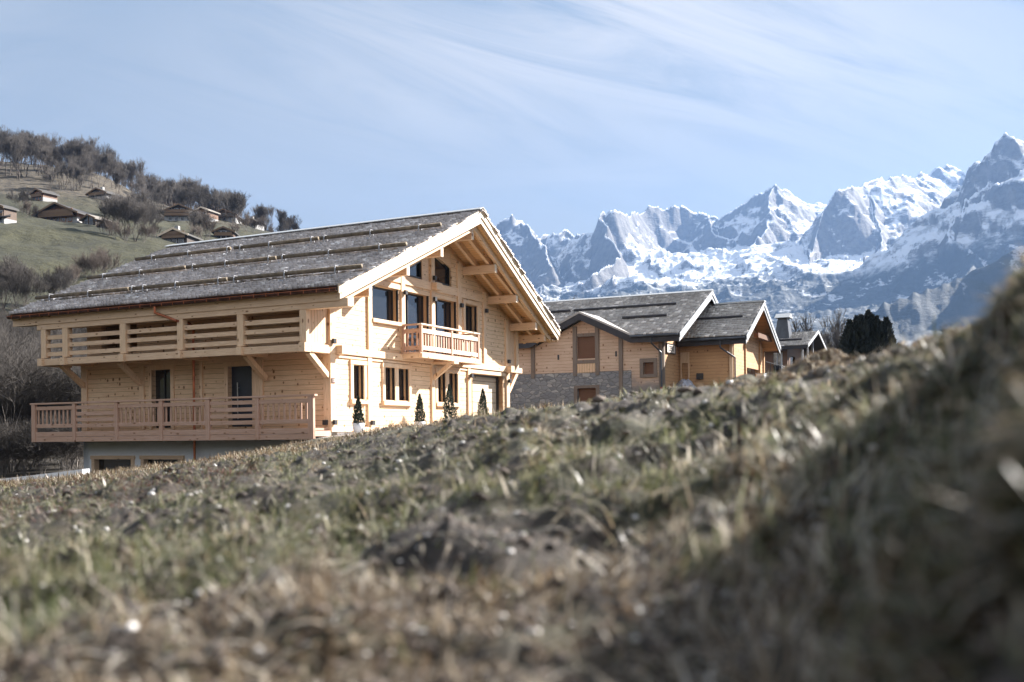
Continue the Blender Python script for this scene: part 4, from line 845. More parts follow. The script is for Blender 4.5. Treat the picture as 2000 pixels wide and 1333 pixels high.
# things beside it
e = empty('utility_cabinet', hw(35.2, -7.6, 2.2), RZ, label='white utility cabinet beside the garage opening of the honey coloured wing', cat='cabinet')
MB().box(-.35, .35, -.25, .25, 0, 1.45).obj('cabinet_body', M_white, e, bevel=.02); MB().box(-.36, -.35, -.2, .2, .1, 1.35).obj('cabinet_door', M_zincl, e); MB().box(-.38, .38, -.28, .28, 1.45, 1.5).obj('cabinet_lid', M_zincl, e)
def lump(name, m, c, s, seed, amp=.25, **kw):
    import bmesh
    bm = bmesh.new(); bmesh.ops.create_icosphere(bm, subdivisions=4, radius=1)
    for v in bm.verts:
        q = v.co.copy(); t = math.atan2(q.y, q.x); k = 1+amp*math.sin(t*7+seed)*(1-abs(q.z))+amp*.6*math.sin(t*13+q.z*4+seed); v.co = Vector((q.x*s[0]*k, q.y*s[1]*k, max(q.z, -.3)*s[2]*(1+amp*.5*math.sin(t*5))))
    me = bpy.data.meshes.new(name); bm.to_mesh(me); bm.free(); me.materials.append(m); me.shade_smooth(); o = bpy.data.objects.new(name, me); C.objects.link(o); o.location = c; return tagp(o, **kw)
lump('plastic_sheet', M_plast, hw(29.9, -4.2, 2.35), (.6, .8, .85), 2, label='crumpled translucent plastic sheet heaped by the porch of the older chalet', cat='plastic sheet')
# ------------------------------------------------------------ small chalet with the slate chimney, further right
cc = empty('small_chalet', hw(51.4, -7, 3.6), RZ, label='small dark chalet with a tall tapered slate chimney, behind the straw tussock', cat='chalet'); OC = (51.4, -7, 3.6)
def CPp(mb, name, m, par=None): o = shift(mb, OC).obj(name, m, cc); o.parent = par or cc; return o
M_dkw = wood('dark_old_planks', (.16, .09, .055), 'h', .22, .3, .4)
AC, ZC, SC, EC = 55.3, 8.12, .32, 50.8; cz = lambda X: ZC-SC*abs(X-AC)
rf = MB()
for a_, c_ in ((EC, AC), (AC, 2*AC-EC)): rf.hexa([(a_, -7.7, cz(a_)-.22), (c_, -7.7, cz(c_)-.22), (c_, 4, cz(c_)-.22), (a_, 4, cz(a_)-.22), (a_, -7.7, cz(a_)-.02), (c_, -7.7, cz(c_)-.02), (c_, 4, cz(c_)-.02), (a_, 4, cz(a_)-.02)])
CR = CPp(rf, 'roof', M_slate_b)
shakes2('shake_covering', (EC-.05, cz(EC)-.03), un(4.5, SC*4.5), 4.72, -7.65, 4, .32, CR, 25, OC)
for dx in (EC-.05, 2*AC-EC+.05):
    x0 = dx; CPp(MB().hexa([(AC, -7.76, cz(AC)-.2), (x0, -7.76, cz(x0)-.2), (x0, -7.71, cz(x0)-.2), (AC, -7.71, cz(AC)-.2), (AC, -7.76, cz(AC)+.04), (x0, -7.76, cz(x0)+.04), (x0, -7.71, cz(x0)+.04), (AC, -7.71, cz(AC)+.04)]), 'bargeboard', M_zincl, CR)
CPp(MB().box(EC-.06, EC, -7.65, 4, 6.38, 6.63), 'fascia_board', M_slate_b, CR); CPp(MB().tube((52.2, -7, cz(52.2)+.12), (52.2, 3, cz(52.2)+.12), .08), 'snow_guard_log', M_slate_b, CR)
CPp(wall(MB(), -6.0, 4, 3.2, 6.6, [(-5.6, -4.9, 4.3, 6.2)], lambda u, z: (51.5, u, z), (.2, 0, 0)), 'side_wall', M_dkw)
fo = CPp(MB().box(51.55, 51.6, -5.6, -4.9, 4.3, 6.2), 'glass_door', M_glass); CPp(MB().box(51.45, 51.5, -5.62, -5.5, 4.3, 6.2).box(51.45, 51.5, -5.25, -5.17, 5.2, 6.2), 'door_frame', M_zincl, fo)
CPp(wall(MB(), 51.7, 59, 3.2, 8, [(52.6, 54.6, 4.4, 6.0)], lambda u, z: (u, -6.0, z), (0, .2, 0), [((SC, 1), ZC-.3+SC*AC), ((-SC, 1), ZC-.3-SC*AC)]), 'gable_wall', M_dkw)
CPp(MB().box(52.6, 54.6, -5.9, -5.85, 4.4, 6.0), 'window', M_glass)
for X in (51.5, 53.6, 56.0): CPp(MB().box(X, X+.14, -7.2, -7.06, 3.5, cz(X)-.25), 'porch_post', M_zincm)
CPp(MB().box(51.4, 58, -7.3, -7.15, 5.35, 5.5), 'porch_beam', M_dkw)
ch = MB(); ch.hexa([(52.9, -5.9, 7.3), (54.4, -5.9, 7.3), (54.4, -4.7, 7.3), (52.9, -4.7, 7.3), (53.15, -5.7, 8.95), (54.15, -5.7, 8.95), (54.15, -4.9, 8.95), (53.15, -4.9, 8.95)])
CH = CPp(ch, 'chimney', M_zinc); CPp(MB().box(53.2, 54.1, -5.65, -4.95, 8.95, 9.12), 'chimney_neck', M_black, CH)
CPp(MB().prism([(52.95, -5.9, 9.12), (54.35, -5.9, 9.12), (53.65, -5.9, 9.5)], (0, 1.2, 0)), 'chimney_cap', M_zincl, CH)
e = empty('terrace_railing', hw(45.5, -6.4, 3.2), RZ, label='thin black railing on a concrete terrace edge before the small dark chalet', cat='railing')
MB().box(-3.5, 5.5, -.05, .1, .2, .75).obj('terrace_edge', M_concrete, e)
MB().box(-3.5, 5.5, -.02, .02, 1.68, 1.72).obj('rail', M_black, e)
for k in range(7): MB().box(-3.5+k*1.5, -3.46+k*1.5, -.02, .02, .75, 1.68).obj('baluster_post', M_black, e)
e = empty('planter_box', hw(41.6, -7.2, 2.9), RZ+.3, label='black planter box at the end of the concrete terrace edge', cat='planter')
MB().box(-.7, .7, -.4, .4, 0, .06).box(-.7, .7, -.4, -.34, .06, .7).box(-.7, .7, .34, .4, .06, .7).box(-.7, -.64, -.34, .34, .06, .7).box(.64, .7, -.34, .34, .06, .7).obj('box', M_black, e); MB().box(-.63, .63, -.33, .33, .06, .6).obj('soil', M_soil, e)
# low white wall far left
e = MB(); wv_ = [(-11.75, 28.6), (-14.3, 29.0), (-19.5, 29.6)]
for (p_, q_), (za, zb) in zip(zip(wv_, wv_[1:]), ((-.83, -1.10), (-1.10, -1.5))):
    dx, dy = q_[0]-p_[0], q_[1]-p_[1]; l_ = math.hypot(dx, dy); nx_, ny_ = -dy/l_*.18, dx/l_*.18
    e.hexa([(p_[0]-nx_, p_[1]-ny_, -3.2), (q_[0]-nx_, q_[1]-ny_, -3.2), (q_[0]+nx_, q_[1]+ny_, -3.2), (p_[0]+nx_, p_[1]+ny_, -3.2), (p_[0]-nx_, p_[1]-ny_, za), (q_[0]-nx_, q_[1]-ny_, zb), (q_[0]+nx_, q_[1]+ny_, zb), (p_[0]+nx_, p_[1]+ny_, za)])
e.obj('garden_wall', M_white, None, label='low white wall running out of the picture left of the basement', cat='wall')
# ------------------------------------------------------------ trees
def treemesh(seed, h, levels=5, spread=.5, stems=1, upright=.5, rt=.16, kids=(3, 5), minr=.012, tl=.34):
    rg = random.Random(seed); segs = []
    def grow(p, d, L, r, lv):
        n = 3 if lv > 1 else 2; q = p
        for i in range(n):
            d = (d+Vector((rg.gauss(0, .13), rg.gauss(0, .13), rg.gauss(.02, .08)+(.1*upright if lv < levels else 0)))).normalized(); q2 = q+d*L/n; r2 = max(r*(1-.22*(1 if lv else 1.5)), minr*.7); segs.append((q, q2, r, r2, lv))
            if lv > 0 and i > 0:
                for _ in range(1 if lv > 2 else 2): br_(q2, d, L, r2, lv)
            q, r = q2, r2
        if lv > 0:
            for _ in range(rg.randint(*kids)-1): br_(q, d, L, r, lv)
    def br_(q, d, L, r, lv):
        a = rg.uniform(0, 6.283); t = rg.uniform(.35, 1)*spread*1.5; u = d.orthogonal().normalized(); v = d.cross(u)
        nd = (d*math.cos(t)+(u*math.cos(a)+v*math.sin(a))*math.sin(t)+Vector((0, 0, .25*upright))).normalized(); grow(q, nd, L*rg.uniform(.6, .92), max(r*rg.uniform(.45, .65), minr), lv-1)
    for s in range(stems):
        a = rg.uniform(0, 6.28); o = Vector((math.cos(a), math.sin(a), 0))*(.25*h*.1 if stems > 1 else 0)*rg.uniform(.3, 2)
        grow(o, Vector((math.cos(a)*.25*(stems > 1), math.sin(a)*.25*(stems > 1), 1)).normalized(), h*tl*rg.uniform(.8, 1.1), rt/(stems**.4), levels)
    def tube_np(ss, k):
        if not ss: return np.zeros((0, 3)), np.zeros((0, 4), int)
        P0 = np.array([s[0] for s in ss]); P1 = np.array([s[1] for s in ss]); r0 = np.array([s[2] for s in ss]); r1 = np.array([s[3] for s in ss])
        d = P1-P0; d /= np.linalg.norm(d, axis=1)[:, None]; u = np.cross(d, [.3, .9, .1]); u /= np.linalg.norm(u, axis=1)[:, None]; w = np.cross(d, u); V = []
        for P_, r_ in ((P0, r0), (P1, r1)):
            for i in range(k): t = 6.2832*i/k; V.append(P_+(u*math.cos(t)+w*math.sin(t))*r_[:, None])
        V = np.stack(V, 1).reshape(-1, 3); b_ = np.arange(len(ss))[:, None]*2*k; Fq = np.concatenate([b_+np.array([i, (i+1) % k, k+(i+1) % k, k+i]) for i in range(k)]); return V, Fq
    zmax = max(s[1].z for s in segs); f = h/zmax; segs = [(s[0]*f, s[1]*f, s[2], s[3], s[4]) for s in segs]
    return tube_np([s for s in segs if s[4] >= levels-1], 6), tube_np([s for s in segs if s[4] < levels-1], 3)
class Tree:
    def __init__(s, name, trunkm, twigm, *a, **k):
        s.name = name; (tv, tf), (cv, cf) = treemesh(*a, **k)
        s.t = npobj('trunk', tv, tf, trunkm).data; s.c = npobj('branches', cv, cf, twigm).data
        for o in [o for o in C.objects if o.data in (s.t, s.c)]: bpy.data.objects.remove(o)
    def place(s, loc, sc_=1, rz=0, **kw):
        e = empty(s.name, loc, rz, **kw); e.scale = (sc_, sc_, sc_)
        for n, me in (('trunk', s.t), ('branches', s.c)): o = bpy.data.objects.new(n, me); C.objects.link(o); o.parent = e
        return e
far = [Tree('bare_tree', M_bark, M_twig, 100+i, 13, 5, .27, 2+(i % 2), .7, .24, (2, 2+(i % 2)), minr=.026, tl=.18) for i in range(5)]
clumpT = [Tree('bare_tree', M_bark, M_twig, 200+i, 10, 5, .40, 4, .6, .15, (2, 3), minr=.018, tl=.16) for i in range(3)]
shrub = [Tree('bare_shrub', M_bark2, M_twigb, 300+i, 4, 3, .36, 11, .8, .04, (2, 3), minr=.012, tl=.24) for i in range(3)]
thick_ = [Tree('bare_tree', M_bark2, M_twigd, 400+i, 9, 5, .55, 3, .4, .1, (2, 4), minr=.009) for i in range(4)]
rt_ = random.Random(11)
ORD = 'first second third fourth fifth sixth seventh eighth ninth tenth'.split()
def trees(kinds, pts, label, group, cat='tree', hs=(.8, 1.2)):
    pts = sorted(pts, key=lambda p_: p_[0]/p_[1]); base_l = label
    for i_, (x, y) in enumerate(pts):
        if 1 < len(pts) <= 10: label = base_l+', '+ORD[i_]+' from the left'
        t = rt_.choice(kinds); t.place((x, y, float(gz(x, y))-.15), rt_.uniform(*hs), rt_.uniform(0, 6.28), label=label, cat=cat, group=group)
def colpts(n, p0, p1, y0, y1): return [((px-1000)/F*y, y) for px, y in ((rt_.uniform(p0, p1), rt_.uniform(y0, y1)) for _ in range(n))]
trees(far, [((px-1000)/F*y, y) for px, y in ((px_, 452+rt_.uniform(-22, 14)) for px_ in list(range(-60, 90, 9))+list(range(100, 470, 7)))], 'bare grey tree of the dense row on the crest of the left hill', 'bare trees along the hill crest', hs=(.65, 1.3))
trees(shrub, [((px-1000)/F*y, y) for px, y in ((px_, 440+rt_.uniform(-15, 10)) for px_ in range(90, 600, 13))], 'bare undergrowth bush below the tree row on the hill crest', 'undergrowth along the hill crest', 'shrub', (1.5, 2.3))
trees(far, colpts(78, 90, 470, 345, 445), 'bare grey tree of the wood just below the crest of the left hill', 'bare trees below the hill crest', hs=(.7, 1.0))
trees(far, [((px-1000)/F*y, y) for px, y in ((rt_.uniform(440, 600), rt_.uniform(395, 440)) for _ in range(22))], 'slender bare tree on the low right end of the hill crest', 'bare trees at the low end of the crest', hs=(.55, .95))
trees(far, colpts(42, -50, 105, 350, 440), 'bare tree on the steep upper slope at the far left', 'bare trees on the upper slope', hs=(.8, 1.2))
trees(far, [at(px, 372, 260, 400)[:2] for px in (98, 104, 124, 131, 148, 154, 160)], 'thin bare tree of the line across the upper meadow', 'thin trees across the upper meadow', hs=(.55, .8))
trees(clumpT, [at(px, r_, 150, 330)[:2] for px, r_ in ((222, 462), (236, 450), (247, 466), (258, 455), (268, 467), (280, 458), (292, 462), (240, 440), (270, 440))], 'dark many stemmed tree of the big meadow clump', 'bare trees of the big meadow clump', hs=(.85, 1.15))
trees(shrub, [at(px, r_, 150, 330)[:2] for px, r_ in ((205, 462), (215, 466), (228, 468), (300, 468), (308, 463), (285, 470), (250, 470))], 'low brown shrub under the big meadow clump', 'shrubs under the meadow clump', 'shrub')
trees(clumpT, [at(px, r_, 150, 330)[:2] for px, r_ in ((50, 415), (400, 466))], 'round bare tree beside a hillside chalet', 'round bare trees beside hillside chalets', hs=(.7, .9))
trees(shrub, [at(px, r_, 150, 330)[:2] for px, r_ in ((385, 468), (412, 468), (392, 462), (484, 455), (498, 455), (512, 455), (70, 425), (55, 428), (462, 462))], 'bare bush between the hillside chalets', 'bushes between the hillside chalets', 'shrub', (1.2, 1.9))
trees(shrub, [at(px, r_, 105, 200)[:2] for px, r_ in ((160, 545), (172, 548), (185, 540), (198, 536), (206, 530), (150, 556), (140, 565), (125, 575), (212, 548), (190, 552))], 'pale leafless bush behind the new roof', 'pale bushes behind the roof', 'shrub', (.8, 1.25))
trees(clumpT, [at(px, r_, 100, 200)[:2] for px, r_ in ((5, 600), (38, 610), (62, 615), (88, 610), (20, 620), (110, 600))], 'bare tree low on the left meadow', 'bare trees on the lower meadow', hs=(.5, .72))
trees(thick_, colpts(46, -130, 175, 62, 98), 'tangled leafless tree of the thicket left of the terrace', 'tangled trees of the thicket', hs=(.75, 1.1))
trees([Tree('bare_shrub', M_bark2, M_twigd, 500+i, 3, 3, .7, 8, .3, .03, (3, 4), minr=.008) for i in range(2)], colpts(40, -130, 175, 56, 80), 'low leafless brush on the floor of the thicket', 'brush of the thicket', 'shrub', (.8, 1.4))
trees(clumpT, [(x, y) for x, y in (((1055-1000)/F*130, 130),)], 'lone bare tree rising behind the ridge between the two chalets', None, hs=(1.42, 1.43))
trees(shrub, [((px-1000)/F*150, 150+rt_.uniform(-8, 8)) for px in (1100, 1112, 1124, 1136, 1148, 1160, 1172)], 'brown bare bush behind the older chalet ridge', 'bushes behind the older chalet', 'shrub', (3.4, 3.9))
trees([far[0], far[2]], [((1603-1000)/F*115, 115), ((1612-1000)/F*118, 118), ((1622-1000)/F*113, 113)], 'bare tree before the dark evergreen', 'bare trees right of the chimney chalet', hs=(.55, .75))
# dark evergreen with several ragged tops
def evergreen():
    rg = np.random.default_rng(8); Vs = []; n = 0
    for i in range(16):
        a = rg.uniform(0, 6.28); q = rg.uniform(0, 1.9)**1; V, Fq = conifer(rg.uniform(4.6, 5.6)*(1-(q/2.3)**2*.45), rg.uniform(1.1, 1.5), 50+i, 4200, .17); V = V+np.array([math.cos(a)*q, math.sin(a)*q*.8, 0]); Vs.append(V)
    V = np.vstack(Vs); e = empty('evergreen_bush', ((1697-1000)/F*80, 80, 4.0), 0, label='dark bushy evergreen with ragged tops at the foot of the right bank', cat='evergreen')
    npobj('foliage', V, np.arange(len(V)).reshape(-1, 4), M_yew, e); MB().tube((0, 0, 0), (0, 0, 3.5), .15, .05).obj('trunk', M_bark, e)
evergreen()
# ------------------------------------------------------------ chalets on the hillside
WC = {k: wood('hill_planks_'+k, tuple(q*.7 for q in c), 'h', .35, 0, .3) for k, c in dict(brown=(.13, .075, .045), rust=(.24, .115, .055), tan=(.30, .2, .12), grey=(.17, .15, .135), dark=(.06, .042, .033)).items()}
BC = dict(white=simple('far_white_render', (.36, .36, .37), .9), stone=M_concrete, wood=WC['dark'])
RC = dict(dark=simple('dark_slab_roof', (.035, .033, .035), .7, bump=.3), grey=simple('grey_slab_roof', (.06, .057, .055), .7, bump=.3), pale=simple('pale_slab_roof', (.22, .2, .18), .7, bump=.3))  # dark, grey and pale roof tones
M_orange = simple('varnished_board', (.42, .17, .06), .5)
def hill_chalet(px, row, wpx, hpx, wc, bc, rc, label, yaw=0, balcony=2, depth=1.0, chim=False, wins=3, y0=120, pitch=.42, barge=None):
    x, y, z = at(px, row, y0, 460); k = y/F; W = wpx*k/1.22; H = hpx*k; D_ = W*depth; hb = H*.28; he = H-W*.61*pitch; ov = W*.11
    e = empty('hillside_chalet', (x, y, z-.4), math.radians(yaw)+math.atan2(-x, y)*.0, label=label, cat='chalet', group=None)
    wm = WC[wc]; bm_ = BC[bc]; h0 = -1.5
    MB().box(-W/2, W/2, 0, D_, h0, hb).obj('base_wall', bm_, e)
    MB().prism([(-W/2, 0, hb), (W/2, 0, hb), (W/2, 0, he-.3), (0, 0, he+W/2*pitch-.3), (-W/2, 0, he-.3)], (0, D_, 0)).obj('timber_wall', wm, e)
    rz_ = lambda xx: he+(W/2-abs(xx))*pitch
    mb = MB(); xe = W/2+ov
    for s in (-1, 1): mb.hexa([(0, -ov*1.1, rz_(0)-.25), (s*xe, -ov*1.1, rz_(xe)-.25), (s*xe, D_+ov, rz_(xe)-.25), (0, D_+ov, rz_(0)-.25), (0, -ov*1.1, rz_(0)+.1), (s*xe, -ov*1.1, rz_(xe)+.1), (s*xe, D_+ov, rz_(xe)+.1), (0, D_+ov, rz_(0)+.1)])
    ro = mb.obj('roof', RC[rc], e)
    mb = MB()
    for s in (-1, 1): mb.hexa([(0, -ov*1.1-.08, rz_(0)-.35), (s*xe, -ov*1.1-.08, rz_(xe)-.35), (s*xe, -ov*1.1-.01, rz_(xe)-.35), (0, -ov*1.1-.01, rz_(0)-.35), (0, -ov*1.1-.08, rz_(0)+.12), (s*xe, -ov*1.1-.08, rz_(xe)+.12), (s*xe, -ov*1.1-.01, rz_(xe)+.12), (0, -ov*1.1-.01, rz_(0)+.12)])
    mb.obj('bargeboard', barge or WC['tan'], e).parent = ro
    if chim: MB().box(-W*.2, -W*.2+.9, D_*.4, D_*.4+.9, rz_(W*.2)-.5, rz_(0)+1.1).obj('chimney', M_concrete, e).parent = ro
    lv = [hb+.1, hb+(he-hb)*.62][:balcony]
    for zb in lv:
        bo = MB().box(-W*.46, W*.46, -ov*.85, 0, zb, zb+.15).obj('balcony', wm, e)
        MB().box(-W*.46, W*.46, -ov*.85-.06, -ov*.85, zb+.1, zb+1.0).obj('railing', WC['tan'] if wc != 'tan' else WC['grey'], e).parent = bo
        for xx in (-W*.45, 0, W*.45): MB().box(xx-.08, xx+.08, -ov*.8, -ov*.8+.15, zb+.15, min(zb+(he-hb)*.5, rz_(xx)-.3)).obj('post', wm, e).parent = bo
    for r_, zz in enumerate([hb*.3, hb+(he-hb)*.2, hb+(he-hb)*.78]):
        if zz+1.2 > rz_(W*.3): continue
        for i in range(wins):
            xx = (-.5+(i+.5)/wins)*W*.8
            if r_ == 2 and abs(xx) > W*.33: continue
            fr = MB().box(xx-.65, xx+.65, -.08, -.01, zz-.08, zz+1.25).obj('window', M_zincl if wc != 'rust' else M_orange, e); MB().box(xx-.52, xx+.52, -.1, -.082, zz+.04, zz+1.12).obj('pane', M_glass, e).parent = fr
    return e
HC = hill_chalet
HC(118, 429, 104, 45, 'rust', 'white', 'dark', 'wide rust brown chalet on a white base at the meadow top, largest on the hillside', -14, 2, 1.0, wins=5)
HC(78, 392, 40, 26, 'rust', 'stone', 'grey', 'small rusty chalet partly behind the round bare tree, above the wide one', -28, 1)
HC(196, 392, 52, 24, 'grey', 'stone', 'grey', 'grey chalet with pale shutters above the wide rust brown one', -20, 1, wins=2, chim=True)
HC(178, 438, 44, 24, 'brown', 'wood', 'pale', 'low brown gable just right of the wide rust brown chalet', -26, 0, wins=2)
HC(206, 445, 28, 15, 'dark', 'wood', 'grey', 'tiny dark hut left of the big clump of bare trees', -20, 0, wins=1)
HC(300, 388, 44, 20, 'grey', 'stone', 'dark', 'long low chalet behind the one with the white basement, high on the slope', -24, 1, chim=True)
HC(332, 398, 38, 32, 'rust', 'white', 'dark', 'rusty chalet with a white basement, highest on the slope', -24, 1, wins=2)
HC(355, 428, 72, 37, 'brown', 'white', 'dark', 'broad dark brown chalet with two balconies facing straight out, middle of the hillside', 4, 2, wins=4, y0=200)
HC(399, 428, 38, 31, 'rust', 'white', 'pale', 'chalet with a bright pale gable edge behind the broad dark brown one', -20, 2, wins=2, y0=220, barge=M_barge)
HC(442, 433, 56, 25, 'tan', 'stone', 'dark', 'tan chalet with a grey balcony, right of the bright gable', 0, 1, wins=3, y0=200)
HC(345, 468, 64, 33, 'dark', 'wood', 'grey', 'dark chalet with orange boards and firewood below, lower on the hillside', -10, 2, wins=3, chim=True, barge=M_barge)
HC(441, 470, 46, 29, 'brown', 'wood', 'dark', 'reddish brown chalet with white framed windows, just above the new roof', 3, 1, wins=3)
HC(492, 444, 34, 20, 'dark', 'stone', 'dark', 'dark chalet half hidden by bushes near the end of the hillside row', -22, 1, chim=True, wins=2)
HC(536, 446, 42, 25, 'rust', 'stone', 'grey', 'rusty chalet with a wide overhanging gable near the end of the hillside row', -28, 1, wins=2)
HC(566, 452, 28, 14, 'grey', 'stone', 'grey', 'last small grey house at the low end of the hillside row', -24, 0, chim=True, wins=1)
HC(2, 432, 36, 42, 'brown', 'white', 'grey', 'brown chalet cut by the left edge of the picture', -24, 1, wins=2)
x, y, z = at(14, 432); MB().prism([(x-5, y-4, z+.2), (x+3.2, y-4, z+.2), (x+1, y+1, z+2.2), (x-4, y+1, z+2.2)], (0, 0, .25)).obj('shed_roof', RC['dark'], None, label='low brown shed roof sunk in the meadow at the left edge', cat='shed')
x, y = (22-1000)/F*100, 100; e = empty('grey_house', (x, y, 4.0), .25, label='pale grey rendered house hidden behind the thicket at the left edge', cat='house')
MB().box(-6, 5, 0, 6, 0, 6.2).obj('wall', M_concrete, e); MB().box(-4.4, -3.2, -.06, -.01, 3.7, 4.9).obj('window', M_glass, e); MB().box(-.4, .8, -.06, -.01, 3.7, 4.9).obj('window', M_glass, e)
MB().prism([(-6.8, -.8, 6.2), (5.8, -.8, 6.2), (5.8, 3, 7.6), (-6.8, 3, 7.6)], (0, 0, .2)).obj('roof', RC['dark'], e)
# ------------------------------------------------------------ snowy mountains, 1.5 to 7.5 km away
def wp(px, d, row): return ((px-1000)/F*d, d, (YH-(px-1000)*.011-row)/F*d)
RG = [  # ridges: (photo column, distance, crest row) ; steepness
 ([(2500, 4300, 330), (2250, 4200, 290), (2110, 4100, 330), (2030, 4050, 300), (1992, 4000, 290), (1970, 3980, 262), (1948, 3970, 285), (1925, 3950, 325), (1895, 3950, 352), (1868, 3930, 395), (1850, 3900, 430), (1815, 3800, 480), (1770, 3650, 540), (1730, 3500, 585)], .95),
 ([(1900, 3960, 352), (1880, 3700, 440), (1870, 3400, 520), (1850, 3100, 590)], 1.0),
 ([(1895, 5900, 345), (1880, 6000, 338), (1862, 6050, 326), (1840, 6000, 330), (1825, 6000, 342), (1805, 5900, 336), (1790, 5850, 345), (1772, 5700, 352), (1750, 5600, 345), (1735, 5500, 356), (1718, 5400, 350), (1700, 5350, 355), (1690, 5300, 362)], .8),
 ([(1690, 5300, 366), (1672, 5050, 369), (1655, 5000, 364), (1640, 4980, 374), (1625, 4950, 392), (1612, 4900, 418), (1600, 4800, 455), (1590, 4650, 500), (1575, 4450, 545), (1560, 4200, 590)], 1.25),
 ([(1690, 5200, 372), (1715, 4900, 440), (1712, 4600, 500), (1680, 4400, 540), (1640, 4200, 575)], 1.15),
 ([(1635, 6400, 400), (1600, 6400, 402), (1565, 6300, 405)], .4),
 ([(1592, 5900, 412), (1570, 5850, 392), (1545, 5800, 378), (1520, 5750, 362), (1500, 5750, 374), (1480, 5800, 386), (1455, 5850, 404), (1430, 5900, 420), (1412, 5950, 428)], .85),
 ([(1520, 5750, 364), (1500, 5450, 420), (1480, 5200, 465), (1450, 4900, 510)], .9),
 ([(1412, 5950, 430), (1395, 6000, 424), (1365, 6050, 416), (1335, 6050, 408), (1300, 6000, 407), (1275, 5950, 406), (1255, 5850, 420), (1240, 5700, 418), (1228, 5500, 424), (1215, 5400, 416), (1203, 5350, 414), (1190, 5350, 424), (1178, 5350, 440), (1165, 5350, 455), (1150, 5350, 462), (1140, 5450, 464)], 1.0),
 ([(1204, 5350, 415), (1200, 5100, 460), (1190, 4800, 505), (1150, 4500, 545)], 1.15),
 ([(1395, 5950, 426), (1420, 5500, 470), (1400, 5100, 510), (1350, 4700, 550), (1280, 4300, 590)], .9),
 ([(1150, 5400, 462), (1130, 6000, 458), (1110, 6050, 452), (1095, 6000, 455), (1075, 6100, 462), (1055, 6000, 466), (1040, 5800, 452), (1020, 5700, 434), (1003, 5650, 428), (985, 5650, 436), (960, 5700, 456), (930, 5800, 480), (880, 6000, 520), (800, 6200, 580), (600, 6500, 650)], .95),
 ([(1010, 5650, 430), (1050, 5300, 480), (1060, 4900, 520)], 1.0),
 ([(1560, 4200, 590), (1500, 3800, 600), (1420, 3500, 625), (1300, 3300, 640)], .8),
 ([(2600, 2600, 380), (2200, 2500, 430), (2000, 2500, 490), (1900, 2500, 535), (1800, 2450, 572), (1700, 2400, 610), (1600, 2300, 645), (1480, 2200, 670)], .75),
 ([(1850, 3100, 590), (1700, 3300, 600), (1500, 3200, 620), (1350, 3000, 640), (1100, 3000, 660), (800, 3000, 700)], .8)]
fang = np.concatenate([np.linspace(-.42, -.09, 60)[:-1], np.linspace(-.09, .50, 860), np.linspace(.50, .95, 90)[1:]]); frad = np.concatenate([np.linspace(1100, 2800, 120)[:-1], np.linspace(2800, 7600, 460)])
FA, FR = np.meshgrid(fang, frad, indexing='ij'); MX = FR*np.tan(FA); MY = FR.copy()
wx = MX+120*fbm(MX/480, MY/480, 5, 301, .55); wy = MY+120*fbm(MX/480, MY/480, 5, 302, .55)
MZ = np.full(MX.shape, -1e9); DR = np.full(MX.shape, 500.)
for ri, (pts, k) in enumerate(RG):
    W_ = [wp(*p_) for p_ in pts]
    for (ax, ay, az), (bx, by, bz_) in zip(W_, W_[1:]):
        dx, dy = bx-ax, by-ay; t = np.clip(((MX-ax)*dx+(MY-ay)*dy)/(dx*dx+dy*dy), 0, 1); t2 = np.clip(((wx-ax)*dx+(wy-ay)*dy)/(dx*dx+dy*dy), 0, 1)
        d0 = np.hypot(MX-ax-t*dx, MY-ay-t*dy); d1 = np.hypot(wx-ax-t2*dx, wy-ay-t2*dy); q = np.clip(d0/120, 0, 1) if ri not in (1, 4, 7, 9, 10, 12) else 1; d_ = d0*(1-q)+d1*q; zn = az+(bz_-az)*t-k*(d_*.8+120*(1-np.exp(-d_/150))); DR = np.where(zn > MZ, d_, DR)
        zc = az+(bz_-az)*t; MZ = np.maximum(MZ, zc-k*(d_*.8+120*(1-np.exp(-d_/150))))
frow = np.interp(MY, [1100, 1500, 2000, 2671, 3281, 3856, 4431, 5000, 5600, 6500, 7600], [815, 770, 715, 672, 628, 580, 535, 500, 475, 500, 560]); gcol = np.interp(1000+F*MX/MY, [400, 700, 950, 1200, 1500, 1800, 2100, 2600], [.3, .5, .80, .9, 1.0, 1.08, 1.15, 1.2])
floor_ = (848-frow)*gcol/F*MY+60*fbm(MX/700, MY/700, 3, 450)*np.clip((MY-1500)/1500, 0, 1)
MZ = np.maximum(MZ, floor_); hi = np.clip((MZ-260)/330, 0, 1)
rn = ridged(MX/330+.2*fbm(MX/200, MY/200, 3, 5), MY/430, 6, 401, .58)-.45
crest = np.clip((MZ-floor_)/400, .5, 1)
DR = np.clip(DR/170, .06, 1); MZ = MZ+(rn*190*DR*np.clip(crest, 0, 1)-25*(DR > .3)*0)*hi+(fbm(MX/60, MY/60, 4, 410)*20+ridged(MX/95, MY/130, 4, 415)*26)*hi*(.5+.7*np.clip((MZ-floor_-60)/260, 0, 1))+fbm(MX/120, MY/120, 4, 420)*20*(1-hi)+(vn(MX/14, MY/14, 431)*9*np.clip((520-MZ)/200, 0, 1)*np.clip((MY-1500)/500, 0, 1))
sb = (MZ+.42*MX+40*fbm(MX/300, MY/300, 4, 440))/150; tt = sb-np.floor(sb); MZ = MZ+75*np.clip((MZ-floor_-80)/250, .15, 1)*(tt*tt*(3-2*tt)*.5+np.clip((tt-.35)/.3, 0, 1)*.5-tt)*hi*DR
b, fin = mat('alpine_rock_and_snow'); p = b.pos(); nn = b.node('ShaderNodeNewGeometry').outputs['Normal']; x_, y_, z_ = b.sep(p)
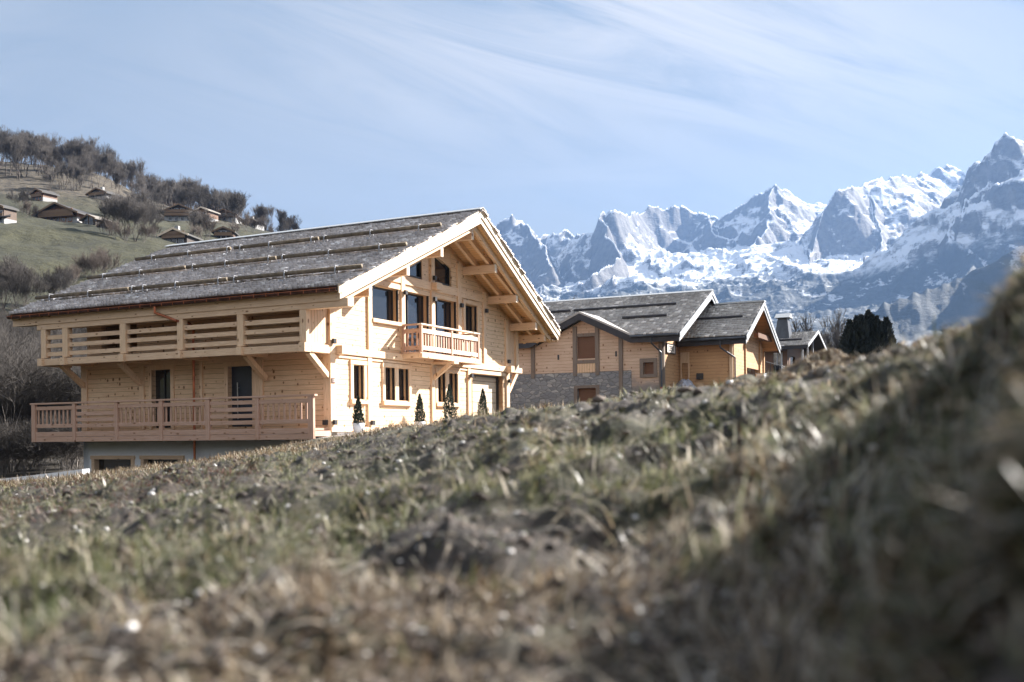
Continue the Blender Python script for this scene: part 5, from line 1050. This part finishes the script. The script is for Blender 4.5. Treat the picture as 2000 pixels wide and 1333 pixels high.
st1 = b.noise(b.vmath('MULTIPLY', p, (1, .6, 1.2)), .006, 8, .68, .4); st2 = b.noise(b.vmath('MULTIPLY', p, (.5, .5, 2.4)), .012, 7, .7, .8); fine_ = b.noise(p, .03, 6, .75)
hgt = b.math('ADD', b.math('MULTIPLY', st1, 40), b.math('MULTIPLY', st2, 22)); bp = b.bump(hgt, .45, 1.0)
nz_ = b.sep(nn)[2]; bz3 = b.sep(bp)[2]
big_ = b.noise(p, .0016, 3, .5)
steep = b.math('ADD', b.math('MULTIPLY_ADD', bz3, .35, b.math('MULTIPLY', nz_, .65)), b.math('ADD', b.math('MULTIPLY', b.math('SUBTRACT', big_, .5), .55), b.math('ADD', b.math('MULTIPLY', b.math('SUBTRACT', st2, .5), .22), b.math('MULTIPLY', b.math('SUBTRACT', fine_, .5), .10))))
snow = b.ramp(steep, .66, .72)
rock = b.mix(b.ramp(fine_, .3, .7), (.04, .04, .043), (.13, .125, .12))
colr = b.mix(snow, rock, (.62, .65, .70))
tl = b.math('ADD', z_, b.math('ADD', b.math('MULTIPLY', b.math('SUBTRACT', b.noise(p, .0022, 5, .6), .5), 330), b.math('MULTIPLY', b.math('SUBTRACT', b.noise(p, .02, 4, .7), .5), 130)))
fr_ = b.math('MULTIPLY', b.ramp(tl, 575, 655, 1, 0), 1.0)
fo_c = b.mix(b.noise(b.vmath('MULTIPLY', p, (1, 1, .25)), .06, 4, .7), (.008, .014, .017), (.03, .038, .038))  # bluish forest tone, valley haze put into the colour
patch = b.math('MULTIPLY', b.ramp(b.noise(b.vmath('MULTIPLY', p, (1, .7, 1)), .011, 6, .72), .56, .62), b.ramp(z_, 260, 460))
fo_c = b.mix(b.math('MULTIPLY', patch, .8), fo_c, (.6, .62, .66))
colr = b.mix(fr_, colr, fo_c)
M_mtn = fin(colr, .85, bp)
na, nr = FA.shape; idx = np.arange(na*nr).reshape(na, nr)
npobj('mountains', np.stack([MX, MY, MZ], -1).reshape(-1, 3), np.stack([idx[:-1, :-1], idx[:-1, 1:], idx[1:, 1:], idx[1:, :-1]], -1).reshape(-1, 4), M_mtn, smooth=True, kind='structure')
# ------------------------------------------------------------ air
hz = bpy.data.materials.new('haze'); hz.use_nodes = True; b = NB(hz.node_tree)
for n in list(hz.node_tree.nodes):
    if n.type == 'BSDF_PRINCIPLED': hz.node_tree.nodes.remove(n)
pv = b.node('ShaderNodeVolumePrincipled'); pv.inputs['Color'].default_value = (.23, .39, .70, 1); pv.inputs['Density'].default_value = 6e-5; pv.inputs['Anisotropy'].default_value = .25
b.l.new(pv.outputs[0], hz.node_tree.nodes['Material Output'].inputs['Volume'])
hb_ = MB().box(-6000, 11000, -1700, 7900, -5, 1800).obj('haze', hz, None, kind='stuff', label='pale blue valley air', cat='haze')
